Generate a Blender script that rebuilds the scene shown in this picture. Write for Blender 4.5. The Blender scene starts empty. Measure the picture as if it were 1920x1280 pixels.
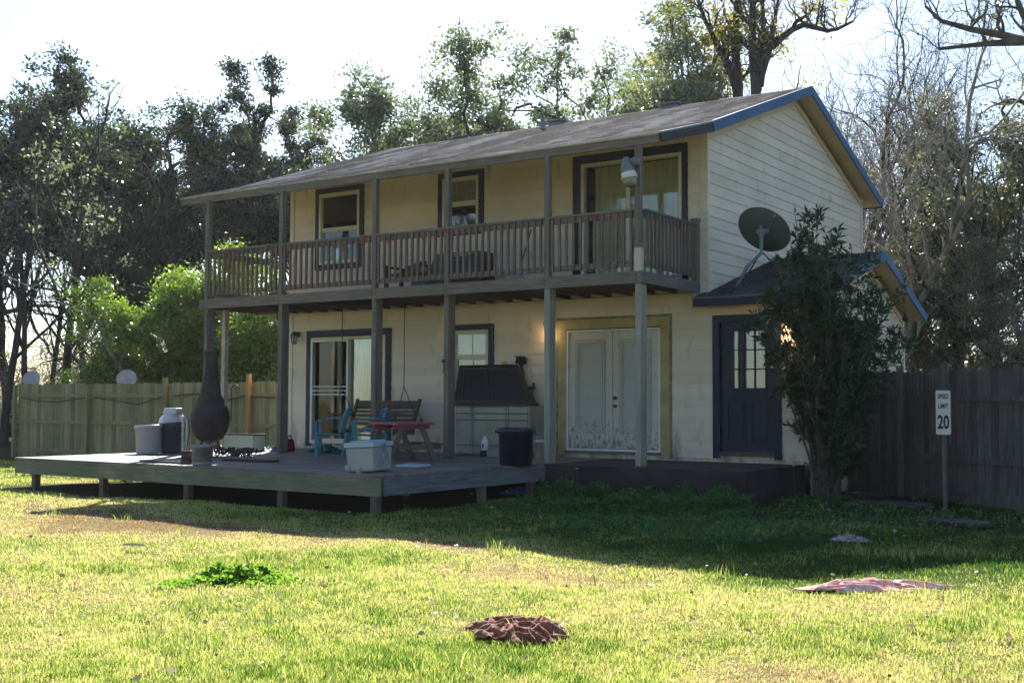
import bpy, math, random
import numpy as np
from mathutils import Vector, Matrix
random.seed(7)
sc = bpy.context.scene
COL = sc.collection
# ------------------------------------------------------------------ camera
CAM = np.array([8.1296, -17.8525, .9309]); YAW, PIT, ROL, F = .5911, .052, .004, 2223.24
def axes():
    cy, sy, cp, sp = math.cos(YAW), math.sin(YAW), math.cos(PIT), math.sin(PIT)
    fw = np.array([-sy*cp, cy*cp, sp]); rt = np.array([cy, sy, 0.]); up = np.cross(rt, fw)
    c, s = math.cos(ROL), math.sin(ROL)
    return c*rt+s*up, -s*rt+c*up, fw
RT, UP, FW = axes()
def PX(x, y, ax, val):
    """the point of the axis plane 'ax = val' that lies in the direction of photo point x, y (used to measure)"""
    v = FW+RT*(x-960)/F+UP*(640-y)/F
    t = (val-CAM[ax])/v[ax]
    return Vector(CAM+v*t)
def DP(x, y, depth):
    v = FW+RT*(x-960)/F+UP*(640-y)/F
    return Vector(CAM+v*depth)
cd = bpy.data.cameras.new('camera'); cam = bpy.data.objects.new('camera', cd); COL.objects.link(cam)
cd.sensor_width = 36; cd.lens = F/1920*36; cd.clip_end = 2000; cd.clip_start = .1
m = Matrix(((RT[0], UP[0], -FW[0], CAM[0]), (RT[1], UP[1], -FW[1], CAM[1]), (RT[2], UP[2], -FW[2], CAM[2]), (0, 0, 0, 1)))
cam.matrix_world = m; sc.camera = cam
G = -.5      # ground level, the porch floor is z = 0
# ------------------------------------------------------------------ light
KX, KY = .85, 1.17
EL = math.atan2(1, math.hypot(KX, KY))
sdir = Vector((-KX, KY, 1)).normalized()
w = bpy.data.worlds.new('World'); sc.world = w; w.use_nodes = True
nt = w.node_tree; bg = nt.nodes['Background']; sky = nt.nodes.new('ShaderNodeTexSky')
sky.sky_type = 'NISHITA'; sky.sun_disc = False; sky.sun_elevation = EL
sky.sun_rotation = math.atan2(sdir.x, sdir.y)
sky.air_density = 1.0; sky.dust_density = .5; sky.ozone_density = 2.5
nt.links.new(sky.outputs[0], bg.inputs[0]); bg.inputs[1].default_value = .066
sl = bpy.data.lights.new('sun', 'SUN'); sl.energy = 5.0; sl.angle = math.radians(.53); sl.color = (1, .95, .86)
so = bpy.data.objects.new('sun', sl); COL.objects.link(so)
so.rotation_euler = sdir.to_track_quat('Z', 'Y').to_euler()
vs = sc.view_settings; vs.view_transform = 'Standard'; vs.look = 'None'; vs.gamma = 1; vs.exposure = 1.62
sc.cycles.max_bounces = 8; sc.cycles.transparent_max_bounces = 16; sc.cycles.diffuse_bounces = 4
sc.cycles.sample_clamp_indirect = 6; sc.cycles.caustics_reflective = False; sc.cycles.caustics_refractive = False
# ------------------------------------------------------------------ materials
def newmat(name):
    m = bpy.data.materials.new(name); m.use_nodes = True
    n = m.node_tree.nodes; b = n['Principled BSDF']
    return m, m.node_tree, b
def ramp(nt, stops):
    r = nt.nodes.new('ShaderNodeValToRGB'); e = r.color_ramp.elements
    while len(e) < len(stops): e.new(.5)
    for k, (p, c) in enumerate(stops): e[k].position = p; e[k].color = (*c, 1)
    return r
def mat(name, c, rough=.6, var=.12, scale=4, stretch=(1, 1, 1), bump=.0, metal=0, spec=.5, c2=None, detail=6, coords='Object'):
    """plain procedural material: a noise between a darker and a lighter tone, with bump"""
    m, nt, b = newmat(name); L = nt.links
    tc = nt.nodes.new('ShaderNodeTexCoord'); mp = nt.nodes.new('ShaderNodeMapping'); mp.inputs['Scale'].default_value = stretch
    L.new(tc.outputs[coords], mp.inputs[0])
    nz = nt.nodes.new('ShaderNodeTexNoise'); nz.inputs['Scale'].default_value = scale; nz.inputs['Detail'].default_value = detail
    L.new(mp.outputs[0], nz.inputs['Vector'])
    lo = c2 if c2 else tuple(x*(1-var*1.6) for x in c); hi = c if c2 else tuple(min(1, x*(1+var)) for x in c)
    r = ramp(nt, [(.32, lo), (.68, hi)]); L.new(nz.outputs[0], r.inputs[0]); L.new(r.outputs[0], b.inputs['Base Color'])
    b.inputs['Roughness'].default_value = rough; b.inputs['Metallic'].default_value = metal
    b.inputs['Specular IOR Level'].default_value = spec
    if bump:
        bp = nt.nodes.new('ShaderNodeBump'); bp.inputs['Strength'].default_value = bump; bp.inputs['Distance'].default_value = .02
        L.new(nz.outputs[0], bp.inputs['Height']); L.new(bp.outputs[0], b.inputs['Normal'])
    return m
def wood(name, c, c2, axis='z', rough=.85, moss=None, scale=3.2, bump=.5):
    m, nt, b = newmat(name); L = nt.links
    tc = nt.nodes.new('ShaderNodeTexCoord'); mp = nt.nodes.new('ShaderNodeMapping')
    s = [9, 9, 9]; s['xyz'.index(axis)] = .7; mp.inputs['Scale'].default_value = s
    L.new(tc.outputs['Object'], mp.inputs[0])
    nz = nt.nodes.new('ShaderNodeTexNoise'); nz.inputs['Scale'].default_value = scale; nz.inputs['Detail'].default_value = 8; nz.inputs['Roughness'].default_value = .65
    L.new(mp.outputs[0], nz.inputs['Vector'])
    r = ramp(nt, [(.3, c2), (.7, c)]); L.new(nz.outputs[0], r.inputs[0])
    n2 = nt.nodes.new('ShaderNodeTexNoise'); n2.inputs['Scale'].default_value = 1.3; n2.inputs['Detail'].default_value = 5
    L.new(tc.outputs['Object'], n2.inputs['Vector'])
    r2 = ramp(nt, [(.35, (0, 0, 0)), (.65, (1, 1, 1))]); L.new(n2.outputs[0], r2.inputs[0])
    mx = nt.nodes.new('ShaderNodeMixRGB'); mx.blend_type = 'MIX'
    mx.inputs[2].default_value = (*(moss if moss else tuple(x*.62 for x in c)), 1)
    mf = nt.nodes.new('ShaderNodeMath'); mf.operation = 'MULTIPLY'; mf.inputs[1].default_value = .6; L.new(r2.outputs[0], mf.inputs[0])
    L.new(mf.outputs[0], mx.inputs[0]); L.new(r.outputs[0], mx.inputs[1])
    ge = nt.nodes.new('ShaderNodeNewGeometry'); mr = nt.nodes.new('ShaderNodeMapRange'); mr.inputs[3].default_value = .68; mr.inputs[4].default_value = 1.32; L.new(ge.outputs['Random Per Island'], mr.inputs[0])
    vm = nt.nodes.new('ShaderNodeVectorMath'); vm.operation = 'SCALE'; L.new(mx.outputs[0], vm.inputs[0]); L.new(mr.outputs[0], vm.inputs['Scale']); L.new(vm.outputs[0], b.inputs['Base Color'])
    b.inputs['Roughness'].default_value = rough
    bp = nt.nodes.new('ShaderNodeBump'); bp.inputs['Strength'].default_value = bump; bp.inputs['Distance'].default_value = .01
    L.new(nz.outputs[0], bp.inputs['Height']); L.new(bp.outputs[0], b.inputs['Normal'])
    return m
def siding_mat(name, c, grime=(.22, .2, .15), gr=.20, gs=1.5):
    m, nt, b = newmat(name); L = nt.links
    tc = nt.nodes.new('ShaderNodeTexCoord')
    n1 = nt.nodes.new('ShaderNodeTexNoise'); n1.inputs['Scale'].default_value = .9; n1.inputs['Detail'].default_value = 7; L.new(tc.outputs['Object'], n1.inputs['Vector'])
    r = ramp(nt, [(.35, tuple(x*.86 for x in c)), (.65, c)]); L.new(n1.outputs[0], r.inputs[0])
    mp = nt.nodes.new('ShaderNodeMapping'); mp.inputs['Scale'].default_value = (3, 3, 1.6); L.new(tc.outputs['Object'], mp.inputs[0])
    n2 = nt.nodes.new('ShaderNodeTexNoise'); n2.inputs['Scale'].default_value = gs; n2.inputs['Detail'].default_value = 9; L.new(mp.outputs[0], n2.inputs['Vector'])
    sx = nt.nodes.new('ShaderNodeSeparateXYZ'); L.new(tc.outputs['Object'], sx.inputs[0])
    mr = nt.nodes.new('ShaderNodeMapRange'); mr.inputs[1].default_value = 0; mr.inputs[2].default_value = .75; mr.inputs[3].default_value = gr; mr.inputs[4].default_value = 0
    L.new(sx.outputs['Z'], mr.inputs[0])
    ad = nt.nodes.new('ShaderNodeMath'); ad.operation = 'ADD'; L.new(n2.outputs[0], ad.inputs[0]); L.new(mr.outputs[0], ad.inputs[1])
    r2 = ramp(nt, [(.60, (0, 0, 0)), (.90, (1, 1, 1))]); L.new(ad.outputs[0], r2.inputs[0])
    mx = nt.nodes.new('ShaderNodeMixRGB'); mx.inputs[2].default_value = (*grime, 1); L.new(r2.outputs[0], mx.inputs[0]); L.new(r.outputs[0], mx.inputs[1])
    ge = nt.nodes.new('ShaderNodeNewGeometry'); mi = nt.nodes.new('ShaderNodeMapRange'); mi.inputs[3].default_value = .93; mi.inputs[4].default_value = 1.05; L.new(ge.outputs['Random Per Island'], mi.inputs[0])
    vm = nt.nodes.new('ShaderNodeVectorMath'); vm.operation = 'SCALE'; L.new(mx.outputs[0], vm.inputs[0]); L.new(mi.outputs[0], vm.inputs['Scale']); L.new(vm.outputs[0], b.inputs['Base Color']); b.inputs['Roughness'].default_value = .6
    mp3 = nt.nodes.new('ShaderNodeMapping'); mp3.inputs['Scale'].default_value = (2, 2, 30); L.new(tc.outputs['Object'], mp3.inputs[0])
    n3 = nt.nodes.new('ShaderNodeTexNoise'); n3.inputs['Scale'].default_value = 3; n3.inputs['Detail'].default_value = 4; L.new(mp3.outputs[0], n3.inputs['Vector'])
    bp = nt.nodes.new('ShaderNodeBump'); bp.inputs['Strength'].default_value = .25; bp.inputs['Distance'].default_value = .004
    L.new(n3.outputs[0], bp.inputs['Height']); L.new(bp.outputs[0], b.inputs['Normal'])
    return m
def leaf_mat(name, c, c2, trans=.35, rough=.4, spec=.5, tcol=None, attr=False):
    m, nt, b = newmat(name); L = nt.links
    out = nt.nodes['Material Output']
    gi = nt.nodes.new('ShaderNodeAttribute'); gi.attribute_name = 'tone'
    r = ramp(nt, [(0, c2), (1, c)]); L.new(gi.outputs['Fac'], r.inputs[0])
    L.new(r.outputs[0], b.inputs['Base Color']); b.inputs['Roughness'].default_value = rough; b.inputs['Specular IOR Level'].default_value = spec
    t = nt.nodes.new('ShaderNodeBsdfTranslucent')
    hs = nt.nodes.new('ShaderNodeMixRGB'); hs.blend_type = 'MULTIPLY'; hs.inputs[0].default_value = 1; hs.inputs[2].default_value = (*(tcol or (1.6, 1.7, .7)), 1)
    L.new(r.outputs[0], hs.inputs[1]); L.new(hs.outputs[0], t.inputs[0])
    mx = nt.nodes.new('ShaderNodeMixShader'); mx.inputs[0].default_value = trans
    L.new(b.outputs[0], mx.inputs[1]); L.new(t.outputs[0], mx.inputs[2]); L.new(mx.outputs[0], out.inputs[0])
    return m
def glass_mat(name, tint=(.93, .95, .94), refl=.07):
    m, nt, b = newmat(name); L = nt.links; nt.nodes.remove(b); out = nt.nodes['Material Output']
    tr = nt.nodes.new('ShaderNodeBsdfTransparent'); tr.inputs[0].default_value = (*tint, 1)
    gl = nt.nodes.new('ShaderNodeBsdfGlossy'); gl.inputs['Roughness'].default_value = .015; gl.inputs[0].default_value = (.9, .95, .95, 1)
    lw = nt.nodes.new('ShaderNodeFresnel'); lw.inputs[0].default_value = 1.5
    ad = nt.nodes.new('ShaderNodeMath'); ad.operation = 'ADD'; ad.inputs[1].default_value = refl; L.new(lw.outputs[0], ad.inputs[0])
    tc = nt.nodes.new('ShaderNodeTexCoord'); nz = nt.nodes.new('ShaderNodeTexNoise'); nz.inputs['Scale'].default_value = 1.2; L.new(tc.outputs['Object'], nz.inputs['Vector'])
    bp = nt.nodes.new('ShaderNodeBump'); bp.inputs['Strength'].default_value = .12; bp.inputs['Distance'].default_value = .02; L.new(nz.outputs[0], bp.inputs['Height']); L.new(bp.outputs[0], gl.inputs['Normal'])
    mx = nt.nodes.new('ShaderNodeMixShader'); L.new(ad.outputs[0], mx.inputs[0]); L.new(tr.outputs[0], mx.inputs[1]); L.new(gl.outputs[0], mx.inputs[2]); L.new(mx.outputs[0], out.inputs[0])
    return m
def emit(name, c, s):
    m, nt, b = newmat(name); b.inputs['Emission Color'].default_value = (*c, 1); b.inputs['Emission Strength'].default_value = s; b.inputs['Base Color'].default_value = (*c, 1)
    return m
def shingle_mat(name, cols, k=1.0):
    m, nt, b = newmat(name); L = nt.links
    at = nt.nodes.new('ShaderNodeAttribute'); at.attribute_name = 'tone'
    r = ramp(nt, [(0, cols[0]), (.45, cols[1]), (.8, cols[2]), (1, cols[3])]); r.color_ramp.interpolation = 'LINEAR'
    L.new(at.outputs['Fac'], r.inputs[0])
    tc = nt.nodes.new('ShaderNodeTexCoord'); nz = nt.nodes.new('ShaderNodeTexNoise'); nz.inputs['Scale'].default_value = 90; nz.inputs['Detail'].default_value = 3
    L.new(tc.outputs['Object'], nz.inputs['Vector'])
    mx = nt.nodes.new('ShaderNodeMixRGB'); mx.blend_type = 'OVERLAY'; mx.inputs[0].default_value = .6; L.new(r.outputs[0], mx.inputs[1]); L.new(nz.outputs[0], mx.inputs[2])
    L.new(mx.outputs[0], b.inputs['Base Color']); b.inputs['Roughness'].default_value = .8; b.inputs['Specular IOR Level'].default_value = .4
    bp = nt.nodes.new('ShaderNodeBump'); bp.inputs['Strength'].default_value = .6; bp.inputs['Distance'].default_value = .006; L.new(nz.outputs[0], bp.inputs['Height']); L.new(bp.outputs[0], b.inputs['Normal'])
    return m
CREAM = siding_mat('cream_siding', (.78, .675, .54))
SOFFIT = mat('soffit_paint', (.64, .50, .30), .6, .06, 2)
TRIMC = mat('cream_trim', (.66, .60, .48), .5, .06, 5)
NAVY_SHADED = mat('navy_shaded_trim', (.005, .0115, .044), .55, .15, 3)  # casings share the fascia's blue; porch shade is darkened into this copy
BLUE = mat('blue_fascia', (.035, .125, .29), .6, .08, 2, spec=.2)
OLIVE = mat('yellow_casing', (.42, .34, .15), .6, .12, 4)
VINYL = mat('vinyl_frame', (.66, .62, .50), .45, .05, 6)
WHITEP = mat('white_paint', (.72, .72, .68), .5, .08, 4)
GLASS = glass_mat('window_glass')
GLASSD = glass_mat('door_glass', (.94, .96, .94), .03)
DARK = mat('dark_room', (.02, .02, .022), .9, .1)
CURT = mat('curtain_cloth', (.80, .78, .58), .9, .12, 3, (8, 8, .3))
CURTG = mat('pale_curtain', (.30, .32, .28), .9, .12, 3, (8, 8, .3))
BLIND = mat('blind_slats', (.26, .27, .26), .6, .05, 3)
SHIN = shingle_mat('asphalt_shingles', [(.04, .032, .03), (.18, .14, .13), (.36, .29, .265), (.56, .48, .44)])
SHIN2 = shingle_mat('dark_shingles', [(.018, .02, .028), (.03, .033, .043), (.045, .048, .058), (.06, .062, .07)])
WGREY = wood('weathered_wood_z', (.25, .21, .18), (.085, .068, .06), 'z', moss=(.12, .12, .095))
WGREYX = wood('weathered_wood_x', (.27, .225, .185), (.09, .07, .058), 'x', moss=(.13, .125, .095))
WGREYY = wood('weathered_wood_y', (.20, .19, .175), (.07, .07, .07), 'y', moss=(.08, .10, .10))
WPALE = wood('pale_peeling_post', (.42, .42, .37), (.19, .20, .17), 'z', moss=(.22, .25, .19))
WRAIL = wood('railing_wood', (.24, .18, .15), (.09, .062, .05), 'z', moss=(.14, .105, .085))
DECKW = wood('deck_boards', (.27, .24, .225), (.09, .08, .078), 'x', rough=.55, moss=(.075, .068, .066))
DECKS = wood('deck_skirt', (.30, .28, .20), (.12, .12, .08), 'x', moss=(.10, .12, .065))
FENCEL = wood('fence_wood_left', (.40, .33, .18), (.17, .145, .075), 'z', moss=(.17, .17, .08))
FENCER = wood('fence_wood_right', (.19, .175, .165), (.05, .045, .045), 'z', moss=(.065, .055, .05))
NEWWOOD = wood('new_wood', (.55, .30, .13), (.38, .2, .09), 'z')
CONC = mat('old_concrete', (.042, .036, .035), .9, .25, 2.5, bump=.4)
BLACKM = mat('black_metal', (.018, .018, .02), .45, .2)
BLACKP = mat('black_plastic', (.022, .022, .026), .5, .2, 3)
IRON = mat('rusty_iron', (.06, .042, .036), .8, .3, 5, bump=.4, c2=(.028, .02, .02))
GALV = mat('galvanised_metal', (.34, .38, .38), .45, .2, 8, metal=.5)
TEAL = mat('teal_plastic', (.035, .21, .27), .45, .1, 4)
NAVYP = mat('navy_plastic', (.006, .009, .022), .45, .15, 3)
GREYP = mat('grey_plastic', (.27, .30, .29), .5, .08, 3)
WHITEPL = mat('white_plastic', (.68, .68, .66), .45, .06, 3)
TAUPE = mat('taupe_resin', (.33, .32, .25), .6, .14, 3)
PINK = mat('pink_paint', (.42, .07, .11), .6, .2, 5, c2=(.2, .06, .07))
BARK = mat('grey_bark', (.11, .095, .08), .95, .3, 6, (1, 1, .3), bump=.6)
BARKD = mat('dark_bark', (.045, .038, .032), .95, .3, 6, (1, 1, .3), bump=.6)
BARKL = mat('pale_bark', (.30, .27, .23), .95, .3, 6, (1, 1, .3), bump=.5)
# ------------------------------------------------------------------ mesh helpers
ORG = {}
class MB:
    def __init__(s): s.v = []; s.f = []
    def add(s, vs, fs):
        b = len(s.v); s.v += [tuple(v) for v in vs]; s.f += [tuple(b+i for i in f) for f in fs]; return s
    def box(s, x0, x1, y0, y1, z0, z1):
        return s.add([(x0, y0, z0), (x1, y0, z0), (x1, y1, z0), (x0, y1, z0), (x0, y0, z1), (x1, y0, z1), (x1, y1, z1), (x0, y1, z1)],
                     [(0, 3, 2, 1), (4, 5, 6, 7), (0, 1, 5, 4), (1, 2, 6, 5), (2, 3, 7, 6), (3, 0, 4, 7)])
    def tbox(s, c, size, rz=0, rx=0, ry=0, taper=1):
        """box centred on c, turned; taper scales its top"""
        R = Matrix.Rotation(rz, 3, 'Z') @ Matrix.Rotation(ry, 3, 'Y') @ Matrix.Rotation(rx, 3, 'X'); c = Vector(c); a, b, h = [q/2 for q in size]
        vs = []
        for z, t in ((-h, 1), (h, taper)):
            for x, y in ((-a, -b), (a, -b), (a, b), (-a, b)): vs.append(c+R @ Vector((x*t, y*t, z)))
        return s.add(vs, [(0, 3, 2, 1), (4, 5, 6, 7), (0, 1, 5, 4), (1, 2, 6, 5), (2, 3, 7, 6), (3, 0, 4, 7)])
    def beam(s, p, q, w, h, up=(0, 0, 1)):
        p, q = Vector(p), Vector(q); d = (q-p).normalized(); u = Vector(up)
        r = d.cross(u).normalized(); u = r.cross(d)
        vs = [a+r*i*w/2+u*j*h/2 for a in (p, q) for i, j in ((-1, -1), (1, -1), (1, 1), (-1, 1))]
        return s.add(vs, [(0, 1, 2, 3), (7, 6, 5, 4), (0, 4, 5, 1), (1, 5, 6, 2), (2, 6, 7, 3), (3, 7, 4, 0)])
    def tube(s, pts, rad, n=8, cap=True):
        pts = [Vector(p) for p in pts]; rad = rad if hasattr(rad, '__len__') else [rad]*len(pts)
        b = len(s.v); u = None
        for k, p in enumerate(pts):
            d = (pts[min(k+1, len(pts)-1)]-pts[max(k-1, 0)]).normalized()
            if u is None: u = d.orthogonal().normalized()
            u = (u-d*u.dot(d)).normalized(); v = d.cross(u)
            for i in range(n):
                a = 2*math.pi*i/n; s.v.append(tuple(p+(u*math.cos(a)+v*math.sin(a))*rad[k]))
        for k in range(len(pts)-1):
            for i in range(n):
                j = (i+1) % n; s.f.append((b+k*n+i, b+k*n+j, b+(k+1)*n+j, b+(k+1)*n+i))
        if cap: s.f.append(tuple(b+i for i in range(n))[::-1]); s.f.append(tuple(b+(len(pts)-1)*n+i for i in range(n)))
        return s
    def lathe(s, prof, c=(0, 0, 0), n=24, M=None, caps=True, sx=1, sy=1):
        c = Vector(c); b = len(s.v); M = M or Matrix.Identity(3)
        for r, z in prof:
            for i in range(n):
                a = 2*math.pi*i/n; s.v.append(tuple(c+M @ Vector((r*sx*math.cos(a), r*sy*math.sin(a), z))))
        for k in range(len(prof)-1):
            for i in range(n):
                j = (i+1) % n; s.f.append((b+k*n+i, b+k*n+j, b+(k+1)*n+j, b+(k+1)*n+i))
        if caps: s.f.append(tuple(b+i for i in range(n))[::-1]); s.f.append(tuple(b+(len(prof)-1)*n+i for i in range(n)))
        return s
    def build(s, name, mat, parent=None, smooth=False, bevel=0, subsurf=0):
        o0 = ORG.get(parent.name, Vector((0, 0, 0))) if parent else Vector((0, 0, 0))
        me = bpy.data.meshes.new(name); me.from_pydata([(x-o0.x, y-o0.y, z-o0.z) for x, y, z in s.v], [], s.f); me.validate(); me.update()
        if smooth: me.polygons.foreach_set('use_smooth', [True]*len(me.polygons))
        me.materials.append(mat)
        o = bpy.data.objects.new(name, me); COL.objects.link(o)
        if parent: o.parent = parent
        ORG[o.name] = o0
        if bevel:
            b = o.modifiers.new('bevel', 'BEVEL'); b.width = bevel; b.segments = 2; b.limit_method = 'ANGLE'
        if subsurf:
            b = o.modifiers.new('sub', 'SUBSURF'); b.levels = b.render_levels = subsurf
        return o
def tag(o, label=None, cat=None, group=None, kind=None):
    if label: o['label'] = label
    if cat: o['category'] = cat
    if group: o['group'] = group
    if kind: o['kind'] = kind
    return o
def thing(name, loc, label, cat, group=None):
    o = bpy.data.objects.new(name, None); COL.objects.link(o); o.location = loc; o.empty_display_size = .2
    ORG[o.name] = Vector(loc); return tag(o, label, cat, group)
def copy_tree(o, parent=None):
    c = o.copy(); COL.objects.link(c); c.parent = parent
    for ch in [x for x in COL.objects if x.parent == o]: copy_tree(ch, c)
    return c
def npmesh(name, verts, quads, tone=None, mat=None, parent=None, tri=False):
    k = quads.shape[1]
    me = bpy.data.meshes.new(name); me.vertices.add(len(verts)); me.vertices.foreach_set('co', verts.astype(np.float32).ravel())
    me.loops.add(quads.size); me.loops.foreach_set('vertex_index', quads.astype(np.int32).ravel())
    me.polygons.add(len(quads)); me.polygons.foreach_set('loop_start', np.arange(0, quads.size, k, dtype=np.int32))
    me.update(calc_edges=True)
    if tone is not None:
        a = me.attributes.new('tone', 'FLOAT', 'FACE'); a.data.foreach_set('value', tone.astype(np.float32))
    me.materials.append(mat)
    o = bpy.data.objects.new(name, me); COL.objects.link(o)
    if parent: o.parent = parent
    ORG[o.name] = ORG.get(parent.name, Vector((0, 0, 0))) if parent else Vector((0, 0, 0))
    return o
exec_parts = []
# ================================================================== HOUSE
HX0, HY1 = -9.42, 8.11
S = .1844; Z00 = 5.3189
RIDGE = (4.06, 7.04); BRK = (-.52, 5.44); EAVE = (-1.98, 5.0); REAR = (8.58, 5.47)
house = thing('house', (-4.7, 0, 0), 'two storey cream sided house with shingle roof, blue trim and a weathered front balcony', 'house')
def lap(mb, ax, c, out, span, z0, z1, openings=()):
    """lap siding: boards that step out at the bottom edge. ax = direction of the boards, c = wall plane"""
    k0 = math.floor((z0-Z00)/S); z = Z00+k0*S
    def P(a, o, zz): return (a, c+out*o, zz) if ax == 'x' else (c+out*o, a, zz)
    while z < z1:
        za, zb = z, z+S; cuts = sorted({max(za, z0), min(zb, z1)} | {q for o in openings for q in (o[2], o[3]) if max(za, z0) < q < min(zb, z1)})
        for c0, c1 in zip(cuts, cuts[1:]):
            if c1-c0 < 1e-4: continue
            s0, s1 = span(c0), span(c1)
            if s0 is None: continue
            if s1 is None: s1 = ((s0[0]+s0[1])/2,)*2
            zm = (c0+c1)/2; iv = [(s0[0], s0[1], s1[0], s1[1])]
            for o in openings:
                if o[2] < zm < o[3]:
                    nv = []
                    for a0, b0, a1, b1 in iv:
                        if o[1] <= a0 or o[0] >= b0: nv.append((a0, b0, a1, b1)); continue
                        if a0 < o[0]: nv.append((a0, o[0], a1, o[0]))
                        if o[1] < b0: nv.append((o[1], b0, o[1], b1))
                    iv = nv
            jj = []
            for a0, b0, a1, b1 in iv:
                x_ = math.floor(a0/3.66)*3.66+(k0*1.37+round((z-Z00)/S)*1.22) % 3.66
                while x_ < b0:
                    if x_ > a0+.3 and x_ < b0-.3 and abs(a0-a1)+abs(b0-b1) < 1e-6: jj.append((a0, x_-.002, a1, x_-.002)); a0 = a1 = x_+.002
                    x_ += 3.66
                jj.append((a0, b0, a1, b1))
            for a0, b0, a1, b1 in jj:
                f0 = .003+.014*(zb-c0)/S; f1 = .003+.014*(zb-c1)/S
                mb.add([P(a0, f0, c0), P(b0, f0, c0), P(b1, f1, c1), P(a1, f1, c1)], [(0, 1, 2, 3)])
                if abs(c0-za) < 1e-6 or c0 == z0: mb.add([P(a0, f0, c0), P(b0, f0, c0), P(b0, 0, c0), P(a0, 0, c0)], [(0, 1, 2, 3)])
        z += S
wins = {'uw1': (-8.66, -7.44, 3.66, 5.25), 'uw2': (-5.5, -4.52, 4.11, 5.24), 'usl': (-2.5, -.40, 2.9, 5.23),
        'sl': (-8.84, -6.71, .08, 2.35), 'lw': (-5.22, -4.28, 1.06, 2.35), 'fd': (-2.76, -.77, .1, 2.31), 'bd': (.14, 1.21, .1, 2.31)}
mb = MB(); lap(mb, 'x', 0, -1, lambda z: (HX0+.1, -.11), 2.78, 5.44, [wins[k] for k in ('uw1', 'uw2', 'usl')])
lap(mb, 'x', 0, -1, lambda z: (HX0+.1, 1.66), .05, 2.74, [wins[k] for k in ('sl', 'lw', 'fd', 'bd')])
mb.build('wall', CREAM, house)
def gsp(y0, y1, ym, ze0, ze1, zm):
    def f(z):
        if z >= zm-.02: return None
        a = y0 if z <= ze0 else y0+(z-ze0)/(zm-ze0)*(ym-y0)
        b = y1 if z <= ze1 else y1-(z-ze1)/(zm-ze1)*(y1-ym)
        return (a, b)
    return f
mb = MB(); lap(mb, 'y', 0, 1, gsp(.05, HY1-.06, 4.05, 5.46, 5.46, 6.86), 2.5, 6.86); mb.build('gable_wall', CREAM, house)
mb = MB(); lap(mb, 'y', 1.68, 1, gsp(.05, 5.17, 2.9, 2.6, 2.6, 3.52), G, 3.52, [(1.9, 2.75, .95, 2.1)]); mb.build('side_wall', CREAM, house)
mb = MB()   # plain back and left walls, sheathing
mb.box(HX0, HX0+.12, 0, HY1, -.1, 5.5); mb.box(HX0, 0, HY1-.12, HY1, -.1, 5.5); mb.box(-.14, -.003, 5.2, HY1-.13, -.1, 2.6)
mb.box(.0, 1.66, 5.11, 5.23, -.1, 2.6); mb.box(HX0+.13, 1.6, .01, .05, -.45, .09)
mb.add([(HX0, 0, 5.4), (HX0, HY1, 5.4), (HX0, 4.06, 6.9)], [(0, 1, 2)])
mb.build('back_wall', CREAM, house)
mb = MB(); mb.box(HX0+.14, -.15, .3, HY1-.2, 2.7, 2.8); mb.box(HX0+.14, -.15, .06, HY1-.2, 5.32, 5.38); mb.build('inner_floor', DARK, house)
mb = MB()
for bb in ((-.115, -.002, -.03, .02, 2.6, 5.46), (-.001, .026, -.03, .05, 2.6, 5.5), (HX0-.0, HX0+.11, -.03, .0, .03, 2.74), (HX0-.0, HX0+.11, -.03, .0, 2.78, 5.44), (0, .03, HY1-.06, HY1+.03, 2.7, 5.5), (1.655, 1.705, -.03, .05, .03, 2.55), (1.68, 1.71, 5.17, 5.26, G, 2.6)): MB().box(*bb).build('corner_board', TRIMC, house)
MB().box(HX0+.12, -.12, -.025, .0, 2.70, 2.76).build('ledger_trim', TRIMC, house)
def frieze(X, ya, za, yb, zb, w=.09):
    mb = MB(); mb.beam((X+.018, ya, za), (X+.018, yb, zb), .03, w); mb.build('frieze_board', SOFFIT, house)
frieze(0, .02, 5.33, 4.05, 6.75); frieze(0, 4.05, 6.75, HY1, 5.34)
frieze(1.68, 0, 2.50, 2.9, 3.42); frieze(1.68, 2.9, 3.42, 5.23, 2.5)
_vn = np.random.default_rng(77).random((64, 64))
def vnoise(x, y):
    i, j = math.floor(x), math.floor(y); fx_, fy_ = x-i, y-j; g = lambda a, b: _vn[a % 64, b % 64]
    return (g(i, j)*(1-fx_)+g(i+1, j)*fx_)*(1-fy_)+(g(i, j+1)*(1-fx_)+g(i+1, j+1)*fx_)*fy_
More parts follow.
